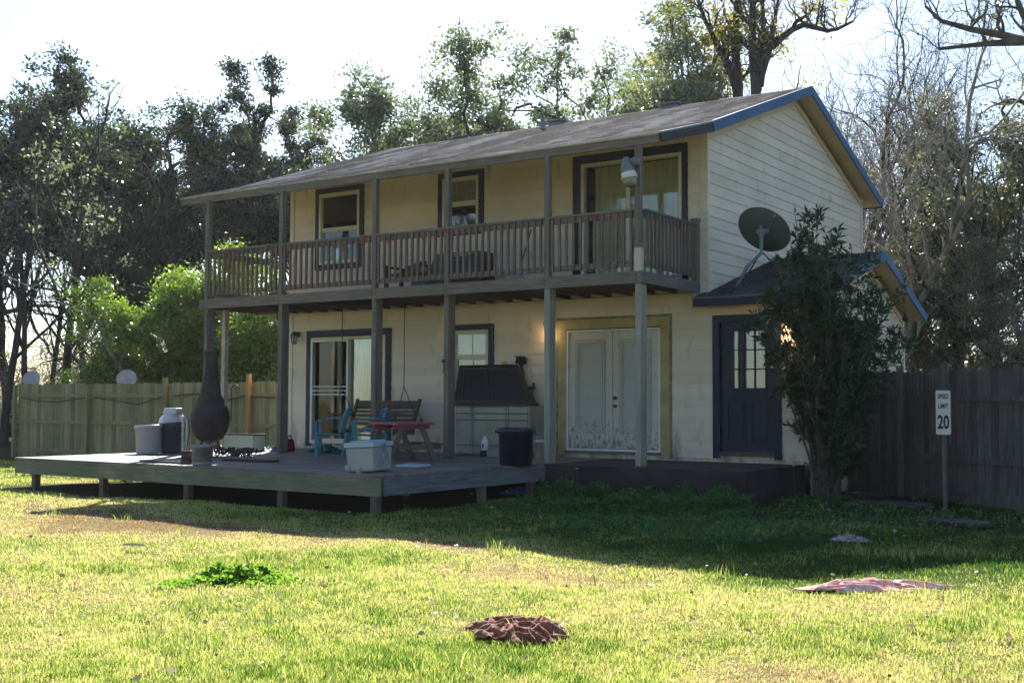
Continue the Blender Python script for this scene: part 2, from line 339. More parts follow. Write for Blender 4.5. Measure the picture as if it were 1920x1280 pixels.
# --- roofs
rngr = np.random.default_rng(3)
def roof_plane(V, Q, T, a, b, xa, xb, expo=.135, tabw=.3):
    """shingle tabs between eave a=(y,z) and ridge b; xa, xb = x ranges at eave and ridge"""
    L = math.hypot(b[0]-a[0], b[1]-a[1]); n = int(L/expo); ny, nz = -(b[1]-a[1])/L, (b[0]-a[0])/L
    if nz < 0: ny, nz = -ny, -nz
    for k in range(n+1):
        t0, t1 = k*expo/L, min(1, (k+1.25)*expo/L)
        if t0 >= 1: break
        x0, x1 = xa[0]+(xb[0]-xa[0])*t0, xa[1]+(xb[1]-xa[1])*t0
        y0, z0 = a[0]+(b[0]-a[0])*t0, a[1]+(b[1]-a[1])*t0; y1, z1 = a[0]+(b[0]-a[0])*t1, a[1]+(b[1]-a[1])*t1
        x = x0-rngr.random()*tabw
        while x < x1:
            wd = tabw*(.6+.8*rngr.random()); xs, xe = max(x, x0), min(x+wd-.006, x1)
            if xe-xs > .02:
                h = .005+.003*rngr.random(); i = len(V); j = rngr.random()*.012
                py, pz = (y0-a[0]), 0
                yy, zz = y0-(b[0]-a[0])/L*j, z0-(b[1]-a[1])/L*j
                V += [(xs, yy+ny*h, zz+nz*h), (xe, yy+ny*h, zz+nz*h), (xe, y1+ny*.003, z1+nz*.003), (xs, y1+ny*.003, z1+nz*.003), (xs, yy, zz), (xe, yy, zz)]
                tn = min(1, max(0, .42+rngr.normal(0, .12)+2.2*(vnoise(xs*4.3, y0*.85)-.5)+.6*(vnoise(xs*1.1+9, y0*.5+5)-.5)))
                Q += [(i, i+1, i+2, i+3), (i+4, i+5, i+1, i)]; T += [tn, tn*.35]
            x += wd
def shingles(name, mat, planes, parent=house, o0=Vector((-4.7, 0, 0))):
    V, Q, T = [], [], []
    for p in planes: roof_plane(V, Q, T, *p)
    V = np.array(V)-np.array(o0)
    return npmesh(name, V, np.array(Q), np.array(T), mat, parent)
shingles('roof', SHIN, [(EAVE, BRK, (-10.52, .13), (-10.43, .34)), (BRK, RIDGE, (-10.43, .35), (-10.30, .35)), (REAR, RIDGE, (-10.3, .35), (-10.3, .35))])
roof = [o for o in COL.objects if o.name == 'roof'][0]
mb = MB()   # structural deck of the roof, its underside is the painted soffit
def slab(mb, a, b, xa, xb, th):
    vs = []
    for (y, z), (x0, x1) in ((a, xa), (b, xb)): vs += [(x0, y, z-.004), (x1, y, z-.004), (x1, y, z-th), (x0, y, z-th)]
    mb.add(vs, [(0, 1, 5, 4), (3, 7, 6, 2), (0, 3, 2, 1), (4, 5, 6, 7), (1, 2, 6, 5), (0, 4, 7, 3)])
slab(mb, EAVE, BRK, (-10.5, .11), (-10.41, .32), .05); slab(mb, BRK, RIDGE, (-10.41, .325), (-10.28, .325), .12); slab(mb, RIDGE, REAR, (-10.28, .325), (-10.28, .325), .12)
mb.build('soffit', SOFFIT, house)
mb = MB(); mb.beam((.345, -.5, 5.37), (.345, RIDGE[0], RIDGE[1]-.075), .025, .17); mb.build('fascia', BLUE, house)
mb = MB(); mb.beam((.345, RIDGE[0], RIDGE[1]-.075), (.345, REAR[0], REAR[1]-.075), .025, .17); mb.box(-10.3, .33, REAR[0], REAR[0]+.02, REAR[1]-.16, REAR[1]-.02); mb.build('fascia', BLUE, house)
mb = MB(); mb.beam((.335, -.52, 5.345), (.145, -1.97, 4.935), .025, .15)
mb.build('rotten_fascia', mat('peeling_navy', (.02, .03, .06), .7, .5, 14, c2=(.012, .01, .012)), house)
mb = MB(); mb.beam((.35, -.52, 5.432), (.155, -1.99, 5.0), .03, .03); mb.build('drip_edge', mat('drip_metal', (.10, .17, .24), .4, .1), house)
mb = MB(); mb.beam((-10.52, -2.0, 4.985), (.13, -2.0, 4.985), .02, .028); mb.build('drip_edge', mat('drip_wood', (.42, .38, .28), .6, .2, 6), house)
mb = MB(); mb.beam((-10.5, -1.965, 4.915), (-5.5, -1.965, 4.915), .045, .13); mb.beam((-5.498, -1.965, 4.918), (.12, -1.965, 4.918), .045, .13)
mb.build('eave_beam', WGREYX, house)
for k in range(9): MB().beam((-9.9+k*1.2, -1.93, 4.90), (-9.9+k*1.2, -.02, 5.42), .045, .10).build('porch_rafter', SOFFIT, house)
mb = MB(); mb.beam((-10.4, -1.9, 4.9), (-10.25, -.5, 5.36), .03, .14); mb.beam((-10.3, -.5, 5.36), (-10.28, RIDGE[0], RIDGE[1]-.08), .03, .16); mb.build('left_fascia', WGREYY, house)
for x, y in ((-8.15, 4.35), (-5.45, 4.3), (-2.72, 4.3)):
    mb = MB(); z = RIDGE[1]-.345*(y-4.06); mb.tbox((x, y, z+.06), (.42, .4, .07), rx=-.33); mb.tbox((x, y, z+.115), (.5, .48, .03), rx=-.33)
    mb.build('roof_vent', mat('vent_metal', (.22, .24, .26), .5, .1), house, bevel=.01)
mb = MB(); mb.lathe([(.11, -.05), (.05, .03), (.045, .05), (.045, .24)], (-5.3, 3.3, RIDGE[1]-.345*.76), 14); mb.build('vent_pipe', mat('pipe_blue_grey', (.18, .24, .3), .5, .1), house, smooth=True)
# addition roof
AE, AR, AB = (-.36, 2.65), (2.95, 3.61), (5.62, 2.66)
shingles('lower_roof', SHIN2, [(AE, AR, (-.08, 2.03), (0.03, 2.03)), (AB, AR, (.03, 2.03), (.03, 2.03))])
mb = MB(); slab(mb, AE, AR, (.03, 2.02), (.03, 2.02), .1); slab(mb, AR, AB, (.03, 2.02), (.03, 2.02), .1); mb.build('soffit', SOFFIT, house)
mb = MB(); mb.beam((2.035, AE[0], AE[1]-.07), (2.035, AR[0], AR[1]-.07), .025, .15); mb.beam((2.035, AR[0], AR[1]-.07), (2.035, AB[0], AB[1]-.07), .025, .15); mb.build('fascia', BLUE, house)
mb = MB(); mb.box(-.09, 2.02, AE[0]-.02, AE[0], AE[1]-.16, AE[1]-.012); mb.build('eave_fascia', NAVY_SHADED, house)
mb = MB(); mb.box(-.1, 2.03, AE[0]-.035, AE[0]-.022, AE[1]-.03, AE[1]+.004); mb.build('drip_edge', mat('drip_metal2', (.09, .12, .15), .4, .1), house)
mb = MB(); mb.box(.03, 1.95, AE[0]+.01, -.03, 2.49, 2.5); mb.build('soffit', SOFFIT, house)
# --- windows and doors
def ring(mb, x0, x1, z0, z1, w, y0, y1, sides='lrtb'):
    if 'l' in sides: mb.box(x0, x0+w, y0, y1, z0, z1)
    if 'r' in sides: mb.box(x1-w, x1, y0, y1, z0, z1)
    if 't' in sides: mb.box(x0+w, x1-w, y0, y1, z1-w, z1)
    if 'b' in sides: mb.box(x0+w, x1-w, y0, y1, z0, z0+w)
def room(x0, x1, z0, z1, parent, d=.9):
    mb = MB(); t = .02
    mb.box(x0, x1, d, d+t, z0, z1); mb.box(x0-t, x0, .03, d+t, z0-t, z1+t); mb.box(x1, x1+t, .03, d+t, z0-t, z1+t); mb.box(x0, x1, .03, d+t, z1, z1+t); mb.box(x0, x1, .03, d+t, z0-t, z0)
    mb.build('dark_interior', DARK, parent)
def curtain(x0, x1, z0, z1, mat, parent, y=.14, amp=.022, wl=.085, name='curtain'):
    n = int((x1-x0)/.012); V, Fc = [], []
    for i in range(n+1):
        x = x0+(x1-x0)*i/n; ph = x/wl*2*math.pi; yy = y+amp*math.sin(ph+.6*math.sin(x*7))+.3*amp*math.sin(ph*2.3)
        V += [(x, yy, z0), (x+.004*math.sin(x*31), yy, (z0+z1)/2), (x, yy*.98, z1)]
        if i: b = 3*i; Fc += [(b-3, b, b+1, b-2), (b-2, b+1, b+2, b-1)]
    mb = MB(); mb.add(V, Fc); return mb.build(name, mat, parent, smooth=True)
def pane(x0, x1, z0, z1, y, parent, mat=GLASS, name='pane'):
    mb = MB(); mb.box(x0, x1, y, y+.004, z0, z1); return mb.build(name, mat, parent)
def casing(x0, x1, z0, z1, w, mat, parent, sides='lrtb', out=.045):
    mb = MB(); ring(mb, x0, x1, z0, z1, w, -out, .03, sides); return mb.build('casing', mat, parent, bevel=.004)
def dhung(cx0, cx1, cz0, cz1, ix0, ix1, iz0, iz1, zm, label, screen=False):
    mb = MB(); fw = .055
    ring(mb, ix0, ix1, iz0, iz1, fw, -.052, .05); mb.box(ix0+fw, ix1-fw, -.03, .02, zm-.025, zm+.025)
    ring(mb, ix0+fw, ix1-fw, zm+.025, iz1-fw, .022, -.02, .0)
    ring(mb, ix0+fw, ix1-fw, iz0+fw, zm-.025, .022, -.005, .03)
    w = mb.build('window', VINYL, house, bevel=.004); tag(w, label)
    casing(cx0, cx1, cz0, cz1, (ix0-cx0), NAVY_SHADED, w)
    a, b = ix0+fw+.02, ix1-fw-.02
    pane(a, b, zm+.02, iz1-fw-.01, -.012, w); pane(a, b, iz0+fw, zm-.02, .01, w)
    mm = MB()
    for k in (1, 2): mm.box(a+(b-a)*k/3-.008, a+(b-a)*k/3+.008, -.006, .004, zm+.02, iz1-fw)
    zz = (zm+iz1-fw)/2; mm.box(a, b, -.0065, .0035, zz-.008, zz+.008); mm.build('muntins', VINYL, w)
    room(ix0+.02, ix1-.02, iz0+.02, iz1-.02, w, .7)
    mb = MB(); n = int((iz1-zm)/.028)
    for k in range(n): mb.tbox(((a+b)/2, .06, zm+k*.028+.01), (b-a, .03, .003), rx=-1.15)
    mb.build('blind', mat('grey_blind%d' % int(cx0*10), (.40, .43, .37), .8, .1), w)
    return w
dhung(-8.70, -7.40, 3.62, 5.29, -8.59, -7.51, 3.73, 5.18, 4.43, 'left upper double hung window in navy casing')
dhung(-5.54, -4.48, 4.07, 5.28, -5.43, -4.59, 4.18, 5.17, 4.67, 'short upper double hung window in navy casing')
dhung(-5.26, -4.24, 1.02, 2.39, -5.15, -4.35, 1.13, 2.28, 1.78, 'lower double hung window above the storage box')
def slider(cx0, cx1, cz0, cz1, ix0, ix1, iz0, iz1, xm, label, cm, up):
    mb = MB(); fw = .06; ring(mb, ix0, ix1, iz0, iz1, fw, -.05, .06); mb.box(xm-.04, xm+.04, -.03, .05, iz0+fw, iz1-fw)
    mb.box(ix0+fw, ix1-fw, -.0, .05, iz0+fw, iz0+fw+.05)
    w = mb.build('sliding_door', VINYL, house, bevel=.005); tag(w, label)
    casing(cx0, cx1, cz0, cz1, ix0-cx0, NAVY_SHADED, w, 'lrt')
    pane(ix0+fw, xm-.04, iz0+fw, iz1-fw, .02, w, GLASSD); pane(xm+.04, ix1-fw, iz0+fw, iz1-fw, .0, w, GLASSD)
    room(ix0+.02, ix1-.02, iz0+.02, iz1-.02, w, 1.3)
    return w
w = slider(-2.55, -.34, 2.95, 5.27, -2.38, -.44, 2.97, 5.12, -1.46, 'upper sliding glass door behind the balcony railing', CURT, True)
curtain(-2.2, -.5, 3.0, 5.06, CURT, w, amp=.03, wl=.13)
w = slider(-8.90, -6.67, .05, 2.39, -8.77, -6.80, .1, 2.25, -7.75, 'lower sliding glass door with insect screen', CURTG, False)
curtain(-7.72, -6.86, .15, 2.2, CURTG, w, amp=.02, wl=.11); curtain(-8.7, -7.74, .15, 2.2, mat('dim_curtain', (.07, .08, .09), .9, .2, 3, (8, 8, .3)), w, amp=.03, wl=.2)
mb = MB(); ring(mb, -8.74, -7.72, .12, 2.2, .05, -.085, -.056)
for z in (1.09, 1.17, 1.25): mb.box(-8.69, -7.77, -.08, -.06, z-.011, z+.011)
sd = mb.build('screen_frame', WHITEP, w)
# french doors
mb = MB(); ring(mb, -2.68, -.85, .12, 2.21, .035, -.03, .06); fd = mb.build('french_door', WHITEP, house); tag(fd, 'pair of grimy white french doors in a yellow casing')
casing(-2.85, -.68, .03, 2.39, .165, OLIVE, fd, 'lrt', .035)
mb = MB(); ring(mb, -2.89, -.64, .03, 2.43, .04, -.03, -.004, 'lrt'); mb.build('outer_trim', mat('mossy_trim', (.22, .24, .13), .8, .3, 8), fd)
DOORW = siding_mat('door_white', (.60, .57, .49), (.07, .072, .055), .26, 6)
PANEL = siding_mat('door_panel', (.46, .46, .42), (.13, .14, .125), .30, 5)
for x0, x1 in ((-2.64, -1.772), (-1.762, -.89)):
    mb = MB(); ring(mb, x0, x1, .16, 2.17, .13, -.005, .04); mb.box(x0+.13, x1-.13, -.005, .04, .29, .42)
    ring(mb, x0+.15, x1-.15, .44, 2.02, .025, -.022, -.005); ring(mb, x0+.195, x1-.195, .485, 1.975, .014, -.016, -.002)
    d = mb.build('door_leaf', DOORW, fd, bevel=.004)
    mb = MB(); mb.box(x0+.12, x1-.12, .004, .012, .41, 2.05); mb.build('door_panel', PANEL, fd)
KNOB = mat('knob_metal', (.10, .09, .07), .35, .2, metal=.8)
for z in (1.03, .89): MB().lathe([(.028, 0), (.028, .008), (.012, .012), (.012, .03), (.026, .035), (.028, .05), (.018, .06)], (-1.71, -.005, z), 12, Matrix.Rotation(math.pi/2, 3, 'X')).build('door_handle' if z < 1 else 'door_lock', KNOB, fd, smooth=True)
mb = MB(); mb.box(-2.7, -.83, -.06, .03, .075, .12); mb.build('threshold', WGREYX, fd)
# blue door
mb = MB(); mb.box(.24, .44, -.0, .04, .18, 2.25); mb.box(1.0, 1.15, -.0, .04, .18, 2.25); mb.box(.44, 1.0, 0, .04, 2.11, 2.25); mb.box(.44, 1.0, 0, .04, .18, 1.18)
for x0, x1 in ((.34, .66), (.74, 1.06)): ring(mb, x0, x1, .32, .98, .02, -.012, 0); mb.box(x0+.05, x1-.05, -.008, -.0, .37, .93)
ring(mb, .42, 1.02, 1.16, 2.13, .03, -.02, 0)
for k in (1, 2): mb.box(.44+.56*k/3-.01, .44+.56*k/3+.01, -.012, .03, 1.18, 2.11); mb.box(.45, .99, -.0118, .0298, 1.18+.93*k/3-.01, 1.18+.93*k/3+.01)
bd = mb.build('entry_door', NAVY_SHADED, house, bevel=.003); tag(bd, 'navy entry door with nine small panes')
casing(.10, 1.26, .06, 2.37, .12, NAVY_SHADED, bd, 'lrt')
pane(.45, .99, 1.19, 2.10, .012, bd, GLASS); room(.26, 1.13, .2, 2.2, bd, .5)
mb = MB()
for k in range(34): mb.tbox((.72, .055, 1.2+k*.027), (.54, .026, .002), rx=.8)
mb.build('blind', BLIND, bd)
mb = MB(); mb.lathe([(.03, 0), (.03, .01), (.013, .015), (.013, .035), (.028, .04), (.028, .055), (.015, .065)], (1.08, 0, 1.06), 12, Matrix.Rotation(math.pi/2, 3, 'X')); mb.build('door_handle', BLACKM, bd, smooth=True)
mb = MB(); mb.box(.22, 1.17, -.07, .03, .1, .15); mb.box(.24, 1.15, -.055, .02, .151, .176); mb.build('threshold', mat('door_sill', (.10, .075, .07), .6, .3), bd)
# side window behind the shrub
mb = MB(); 
for (a, b, c, e) in ((1.9, 1.97, .95, 2.1), (2.68, 2.75, .95, 2.1), (1.97, 2.68, 2.03, 2.1), (1.97, 2.68, .95, 1.02), (1.97, 2.68, 1.5, 1.55)): mb.box(1.64, 1.71, a, b, c, e)
sw = mb.build('window', VINYL, house); tag(sw, 'side window half hidden by the tall shrub'); mb = MB(); mb.box(1.66, 1.664, 1.95, 2.7, 1, 2.05); mb.build('pane', GLASS, sw)
mb = MB(); mb.box(1.2, 1.22, 1.8, 2.8, .9, 2.2); mb.build('dark_interior', DARK, sw)
# --- balcony
PY = -1.98; PXS = [-9.70, -7.69, -5.42, -3.83, -1.84, -.22]
mb = MB(); mb.box(-9.86, -6.0, PY-.07, PY-.03, 2.745, 2.905); mb.box(-5.998, -.155, PY-.072, PY-.032, 2.743, 2.905); mb.build('rim_beam', WGREYX, house)
mb = MB(); mb.box(-.155, -.115, PY-.072, -.03, 2.745, 2.915); mb.build('rim_beam', WGREYY, house)
mb = MB(); mb.box(-9.86, -9.82, PY-.03, 0, 2.745, 2.905)
for k in range(24):
    x = -9.6+k*.41
    if x < -.2: mb.box(x, x+.04, PY-.03, -.03, 2.76, 2.89)
mb.build('joists', wood('joist_wood', (.12, .09, .08), (.06, .045, .04), 'y'), house)
mb = MB(); y = PY-.06
while y < -.05: mb.box(-9.84, -.14, y, y+.135, 2.9055, 2.93); y += .141
mb.build('balcony_floor', WGREYX, house)
def railing(p, q, n, first=.06):
    """one section of the balcony railing between p and q (x, y)"""
    p, q = Vector((*p, 0)), Vector((*q, 0)); d = (q-p).normalized(); o = Vector((d.y, -d.x, 0))
    if (p+q).y/2 < -1.9 and o.y > 0: o = -o
    if (p+q).x/2 > -1 and abs(d.y) > .5: o = Vector((1, 0, 0))
    if (p+q).x/2 < -9 and abs(d.y) > .5: o = Vector((-1, 0, 0))
    mb = MB(); mb.beam(p+Vector((0, 0, 3.865)), q+Vector((0, 0, 3.865)), .10, .035); mb.beam(p+Vector((0, 0, 3.80)), q+Vector((0, 0, 3.80)), .04, .09); mb.beam(p+Vector((0, 0, 3.05)), q+Vector((0, 0, 3.05)), .04, .085)
    r = mb.build('railing', WGREYX if abs(d.x) > .5 else WGREYY, house); L = (q-p).length
    for k in range(n):
        t = first+(L-2*first)*k/(n-1); c = p+d*t+o*.041; j = random.uniform(-.004, .004)
        mb = MB(); mb.beam((c.x+j, c.y, 3.005+random.uniform(-.008, .008)), (c.x-j, c.y, 3.835), .038, .038, up=(0, 1, 0)); mb.build('baluster', WRAIL, r)
for a, b, n in zip(PXS, PXS[1:], (15, 16, 12, 15, 12)): railing((a+.05, PY), (b-.05, PY), n)
railing((-.17, PY+.06), (-.17, -.14), 14); railing((-9.74, PY+.06), (-9.74, -.03), 15)
mb = MB(); mb.box(-.22, -.12, -.14, -.05, 2.93, 3.93); mb.tbox((-.17, -.095, 3.95), (.13, .12, .04)); mb.build('newel_post', WGREY, house)
for k, x in enumerate(PXS):
    mb = MB(); mb.tbox((x, PY, (2.906+4.87)/2), (.092, .092, 4.87-2.906)); mb.build('upper_post', WGREY, house)
    mb = MB(); mb.box(x-.05, x+.045, PY-.085 if 0 else PY-.028, PY+.06, -.0 if k < 4 else 0, 2.742); mb.box(x-.04, x+.05, PY+.065, PY+.155, 0, 2.74)
    lp = mb.build('lower_post', WGREY if k < 4 else WPALE, house)
    if k in (0, 5):
        mb = MB(); mb.box(x-.052, x+.048, PY-.076, PY-.073, 2.75, 2.9); mb.build('post_cap', WGREY, house)
    mb = MB()
    for dx, dz in ((-.02, -.035), (-.02, .035))+(((.03, -.035), (.03, .035)) if k == 3 else ()):
        mb.lathe([(.014, 0), (.014, .006), (.006, .01)], (x+dx, PY-.073, 2.83+dz), 8, Matrix.Rotation(math.pi/2, 3, 'X'))
    mb.build('bolt', BLACKM, house)
mb = MB(); mb.box(-.275, -.165, PY-.055, PY+.055, 2.93, 3.28); mb.build('post_patch', mat('cream_patch', (.55, .5, .38), .6, .1), house)
mb = MB(); mb.box(-9.68, -9.585, -1.62, -1.52, 0, 2.742); mb.build('lower_post', mat('pale_post', (.42, .38, .30), .8, .2, 5), house)
# ================================================================== DECK and slab
mb = MB(); mb.box(-1.695, 1.62, -2.32, .01, G-.2, -.004); mb.build('concrete_porch', CONC).__setitem__('kind', 'structure')
deck = thing('wooden_deck', (-5.7, -4, 0), 'low weathered plank deck on short wood legs in front of the porch', 'deck')
def dfy(x): return -5.97-.22*(x+9.75)/8.05
mb = MB(); y = -.04; k = 0
while y > -6.2:
    y0 = y-.138; xl, xr = -9.75, -1.7
    def cl(yy, x): return max(yy, dfy(x))
    if y0 < dfy(xl) and y <= dfy(xl)+0: # partial board follows the skew edge
        xs = xl+(-5.97-y0)/.22*8.05
        if y <= dfy(xr): break
        x_a = xl+max(0, (-5.97-y)/.22*8.05); mb.add([(x_a, max(y0, dfy(x_a)), -.026), (xr, max(y0, dfy(xr)), -.026), (xr, y, -.026), (x_a, y, -.026), (x_a, max(y0, dfy(x_a)), 0), (xr, max(y0, dfy(xr)), 0), (xr, y, 0), (x_a, y, 0)], [(0, 3, 2, 1), (4, 5, 6, 7), (0, 1, 5, 4), (1, 2, 6, 5), (2, 3, 7, 6), (3, 0, 4, 7)])
    else:
        z = random.uniform(-.0015, .0015); mid = random.choice((-7.3, -5.6, -4.1)); mb.box(xl+random.uniform(-.01, .012), mid-.002, y0, y, -.026, z); mb.box(mid+.002, xr+random.uniform(-.01, .012), y0, y, -.026, z)
    y -= .143
mb.build('deck_boards', DECKW, deck)
mb = MB(); xs_ = -6.1
mb.beam((-9.77, dfy(-9.77)-.02, -.143), (xs_-.004, dfy(xs_)-.02, -.143), .035, .232); mb.build('skirt_board', DECKS, deck)
mb = MB(); mb.beam((xs_+.004, dfy(xs_)-.02, -.145), (-1.68, dfy(-1.68)-.02, -.145), .035, .236); mb.build('skirt_board', DECKS, deck)
mb = MB(); mb.box(-1.698, -1.662, -6.16, -2.33, -.255, -.027); mb.build('side_board', wood('peeling_white_board', (.20, .23, .25), (.04, .04, .045), 'y'), deck)
mb = MB(); mb.box(-9.77, -9.735, -5.95, -.04, -.255, -.027); mb.build('side_board', DECKS, deck)
for px in (48, 180, 345, 527, 706):
    p = PX(px, 920, 1, -6.1)
    x = p.x; mb = MB(); mb.box(x-.05, x+.05, dfy(x)+.02, dfy(x)+.12, G-.1, -.03); mb.build('leg', wood('leg_wood%d' % px, (.17, .14, .11), (.07, .06, .05), 'z'), deck)
for x, y in ((-1.75, -3.9), (-1.76, -2.6), (-5.5, -3.5), (-8.4, -3.5), (-3.4, -3.6)):
    mb = MB(); mb.box(x-.05, x+.05, y-.05, y+.05, G-.1, -.03); mb.build('leg', WGREY, deck)
mb = MB()
for y in (-5.8, -4.6, -3.5, -2.4, -1.2): mb.box(-9.7, -1.72, y, y+.04, -.18, -.03)
mb.build('joists', WGREYX, deck)
# ================================================================== FENCES
def fence(name, loc, label, A, B, h, posts, side, wmat, pmats, railz, gap=.004, seed=1, kick=False):
    rnd = random.Random(seed); root = thing(name, loc, label, 'fence'); A, B = Vector(A), Vector(B); d = (B-A); L = d.length; d.normalize(); n = Vector((d.y, -d.x, 0))*side
    ts = sorted([0]+[t for t, *_ in posts]+[L]); ts = [t for i, t in enumerate(ts) if i == 0 or t-ts[i-1] > .2]
    for t0, t1 in zip(ts, ts[1:]):
        mb = MB(); t = t0
        while t < t1-.03:
            w_ = min(.138, t1-t); z1 = h+rnd.uniform(-.02, .015); zb = G+.02+rnd.uniform(-.02, .02); c = .028; o = rnd.uniform(-.004, .004); tl = rnd.uniform(-.003, .003)
            prof = [(0, zb), (w_-gap-rnd.random()*.006, zb), (w_-gap, z1-c), (w_-gap-c, z1), (c, z1), (0, z1-c)]
            vs = [A+d*(t+x+tl*(zz-zb))+n*(o+s)+Vector((0, 0, zz-A.z)) for s in (-.008, .008) for x, zz in prof]
            k = len(prof); mb.add(vs, [tuple(range(k)), tuple(range(2*k-1, k-1, -1))]+[(i, i+k, (i+1) % k+k, (i+1) % k) for i in range(k)])
            t += w_
        mb.build('fence_panel', wmat, root)
        for z in railz:
            mb = MB(); sg = rnd.uniform(-.015, .015); mb.beam(A+d*(t0+.0)+n*.032+Vector((0, 0, z-A.z)), A+d*(t1-.0)+n*.032+Vector((0, 0, z+sg-A.z)), .04, .085); mb.build('rail', wmat, root)
        if kick:
            mb = MB(); mb.beam(A+d*t0+n*.03+Vector((0, 0, G+.08-A.z)), A+d*t1+n*.03+Vector((0, 0, G+.08-A.z)), .03, .17); mb.build('kick_board', wmat, root)
    for (t, top, tilt), pm in zip(posts, pmats):
        mb = MB(); b = A+d*t+n*.10; mb.beam((b.x, b.y, G-.2), (b.x+tilt, b.y, top), .09, .09, up=(0, 1, 0)); mb.build('fence_post', pm, root)
    return root
FY = .6
xl = PX(34, 790, 1, FY).x
lp = [(PX(x, 780, 1, FY).x-xl, PX(x, yt, 1, FY).z, 0) for x, yt in ((34, 722), (170, 721), (315, 708), (472, 701))]
fence('wooden_fence', (xl, FY, G), 'mossy brown picket fence behind the left part of the deck', (xl, FY, G), (HX0-.02, FY, G), 1.37, lp, 1, FENCEL, [FENCEL, FENCEL, FENCEL, NEWWOOD], (1.08, .42, -.3))
FA, FB = Vector((1.695, 1.9, G)), Vector((7.2, -1.9, G)); fd_ = (FB-FA).normalized()
k_ = 13/(FB-FA).length; FB = FA+(FB-FA)*k_; rp = [(1.43, 1.54, 0), (2.42, 1.56, .0), (4.85, 1.6, 0), (7.3, 1.58, 0), (9.7, 1.6, 0), (12.1, 1.58, 0)]
fence('wooden_fence', tuple(FA), 'grey weathered picket fence on the right, behind the speed limit sign', FA, FB, 1.46, rp, 1, FENCER, [FENCER]*6, (1.02, .13), seed=4, kick=True)
# speed limit sign
sp = PX(1772, 951, 2, G); nrm = Vector((fd_.y, -fd_.x, 0))
tocam = (Vector((CAM[0], CAM[1], 0))-Vector((sp.x, sp.y, 0))).normalized(); nrm = (tocam*.75+nrm*.25).normalized(); rt_ = Vector((-nrm.y, nrm.x, 0))
if rt_.dot(Vector(RT)) < 0: rt_ = -rt_
z1_ = PX(1770, 730, 1, sp.y).z; sign = thing('speed_limit_sign', sp, 'white metal SPEED LIMIT 20 sign on a thin post against the right fence', 'sign')
mb = MB(); mb.beam((sp.x, sp.y, G-.1), (sp.x, sp.y, z1_-.03), .05, .03, up=nrm); mb.build('post', mat('sign_post', (.10, .11, .11), .5, .2, 5, metal=.3), sign)
def signp(u, v, o): return sp+nrm*(.025+o)+rt_*u+Vector((0, 0, v-G))
sw_, z0_, z1_ = .112, PX(1770, 816, 1, sp.y).z, PX(1770, 730, 1, sp.y).z
def plate(u0, u1, v0, v1, o0, o1, mb, r=.025):
    pr = []
    for cx, cz, a0 in ((u1-r, v1-r, 0), (u0+r, v1-r, 90), (u0+r, v0+r, 180), (u1-r, v0+r, 270)):
        for k in range(4): a = math.radians(a0+30*k); pr.append((cx+r*math.cos(a), cz+r*math.sin(a)))
    k = len(pr); vs = [signp(u, v, o) for o in (o0, o1) for u, v in pr]
    mb.add(vs, [tuple(range(k))[::-1], tuple(range(k, 2*k))]+[(i, (i+1) % k, (i+1) % k+k, i+k) for i in range(k)])
SIGNW = mat('sign_white', (.62, .64, .62), .4, .06, 8)
mb = MB(); plate(-sw_, sw_, z0_, z1_, 0, .003, mb); mb.build('sign_plate', mat('sign_edge', (.03, .03, .03), .4, 0), sign)
mb = MB(); plate(-sw_+.012, sw_-.012, z0_+.012, z1_-.012, .0032, .0042, mb, .02); mb.build('sign_face', SIGNW, sign)
def text(body, size, centre, nrm_, up_, mat_, parent, sx=1., ext=.001, name='lettering', bold=0.0):
    cu = bpy.data.curves.new(name, 'FONT'); cu.body = body; cu.size = size; cu.align_x = 'CENTER'; cu.align_y = 'CENTER'; cu.extrude = ext; cu.offset = bold
    o = bpy.data.objects.new(name, cu); COL.objects.link(o)
    dg = bpy.context.evaluated_depsgraph_get(); me = bpy.data.meshes.new_from_object(o.evaluated_get(dg)); bpy.data.objects.remove(o)
    x = up_.cross(nrm_).normalized(); R = Matrix((x, up_, nrm_)).transposed(); o0 = ORG[parent.name]
    for v in me.vertices: v.co = R @ Vector((v.co.x*sx, v.co.y, v.co.z))+centre-o0
    me.materials.clear(); me.materials.append(mat_)
    o = bpy.data.objects.new(name, me); COL.objects.link(o); o.parent = parent; ORG[o.name] = o0; return o
INK = mat('sign_ink', (.012, .012, .014), .5, 0); ZU = Vector((0, 0, 1))
hs_ = z1_-z0_
text('SPEED', .135*hs_, signp(0, z0_+.845*hs_, .0052), nrm, ZU, INK, sign, .62, bold=.003); text('LIMIT', .135*hs_, signp(0, z0_+.635*hs_, .0052), nrm, ZU, INK, sign, .66, bold=.003); text('20', .40*hs_, signp(0, z0_+.275*hs_, .0052), nrm, ZU, INK, sign, .62, bold=.008)
# ================================================================== PORCH AND DECK OBJECTS
def mtx(rz=0, rx=0, ry=0): return Matrix.Rotation(rz, 3, 'Z') @ Matrix.Rotation(rx, 3, 'X') @ Matrix.Rotation(ry, 3, 'Y')
def P0(x, y): return PX(x, y, 2, 0)
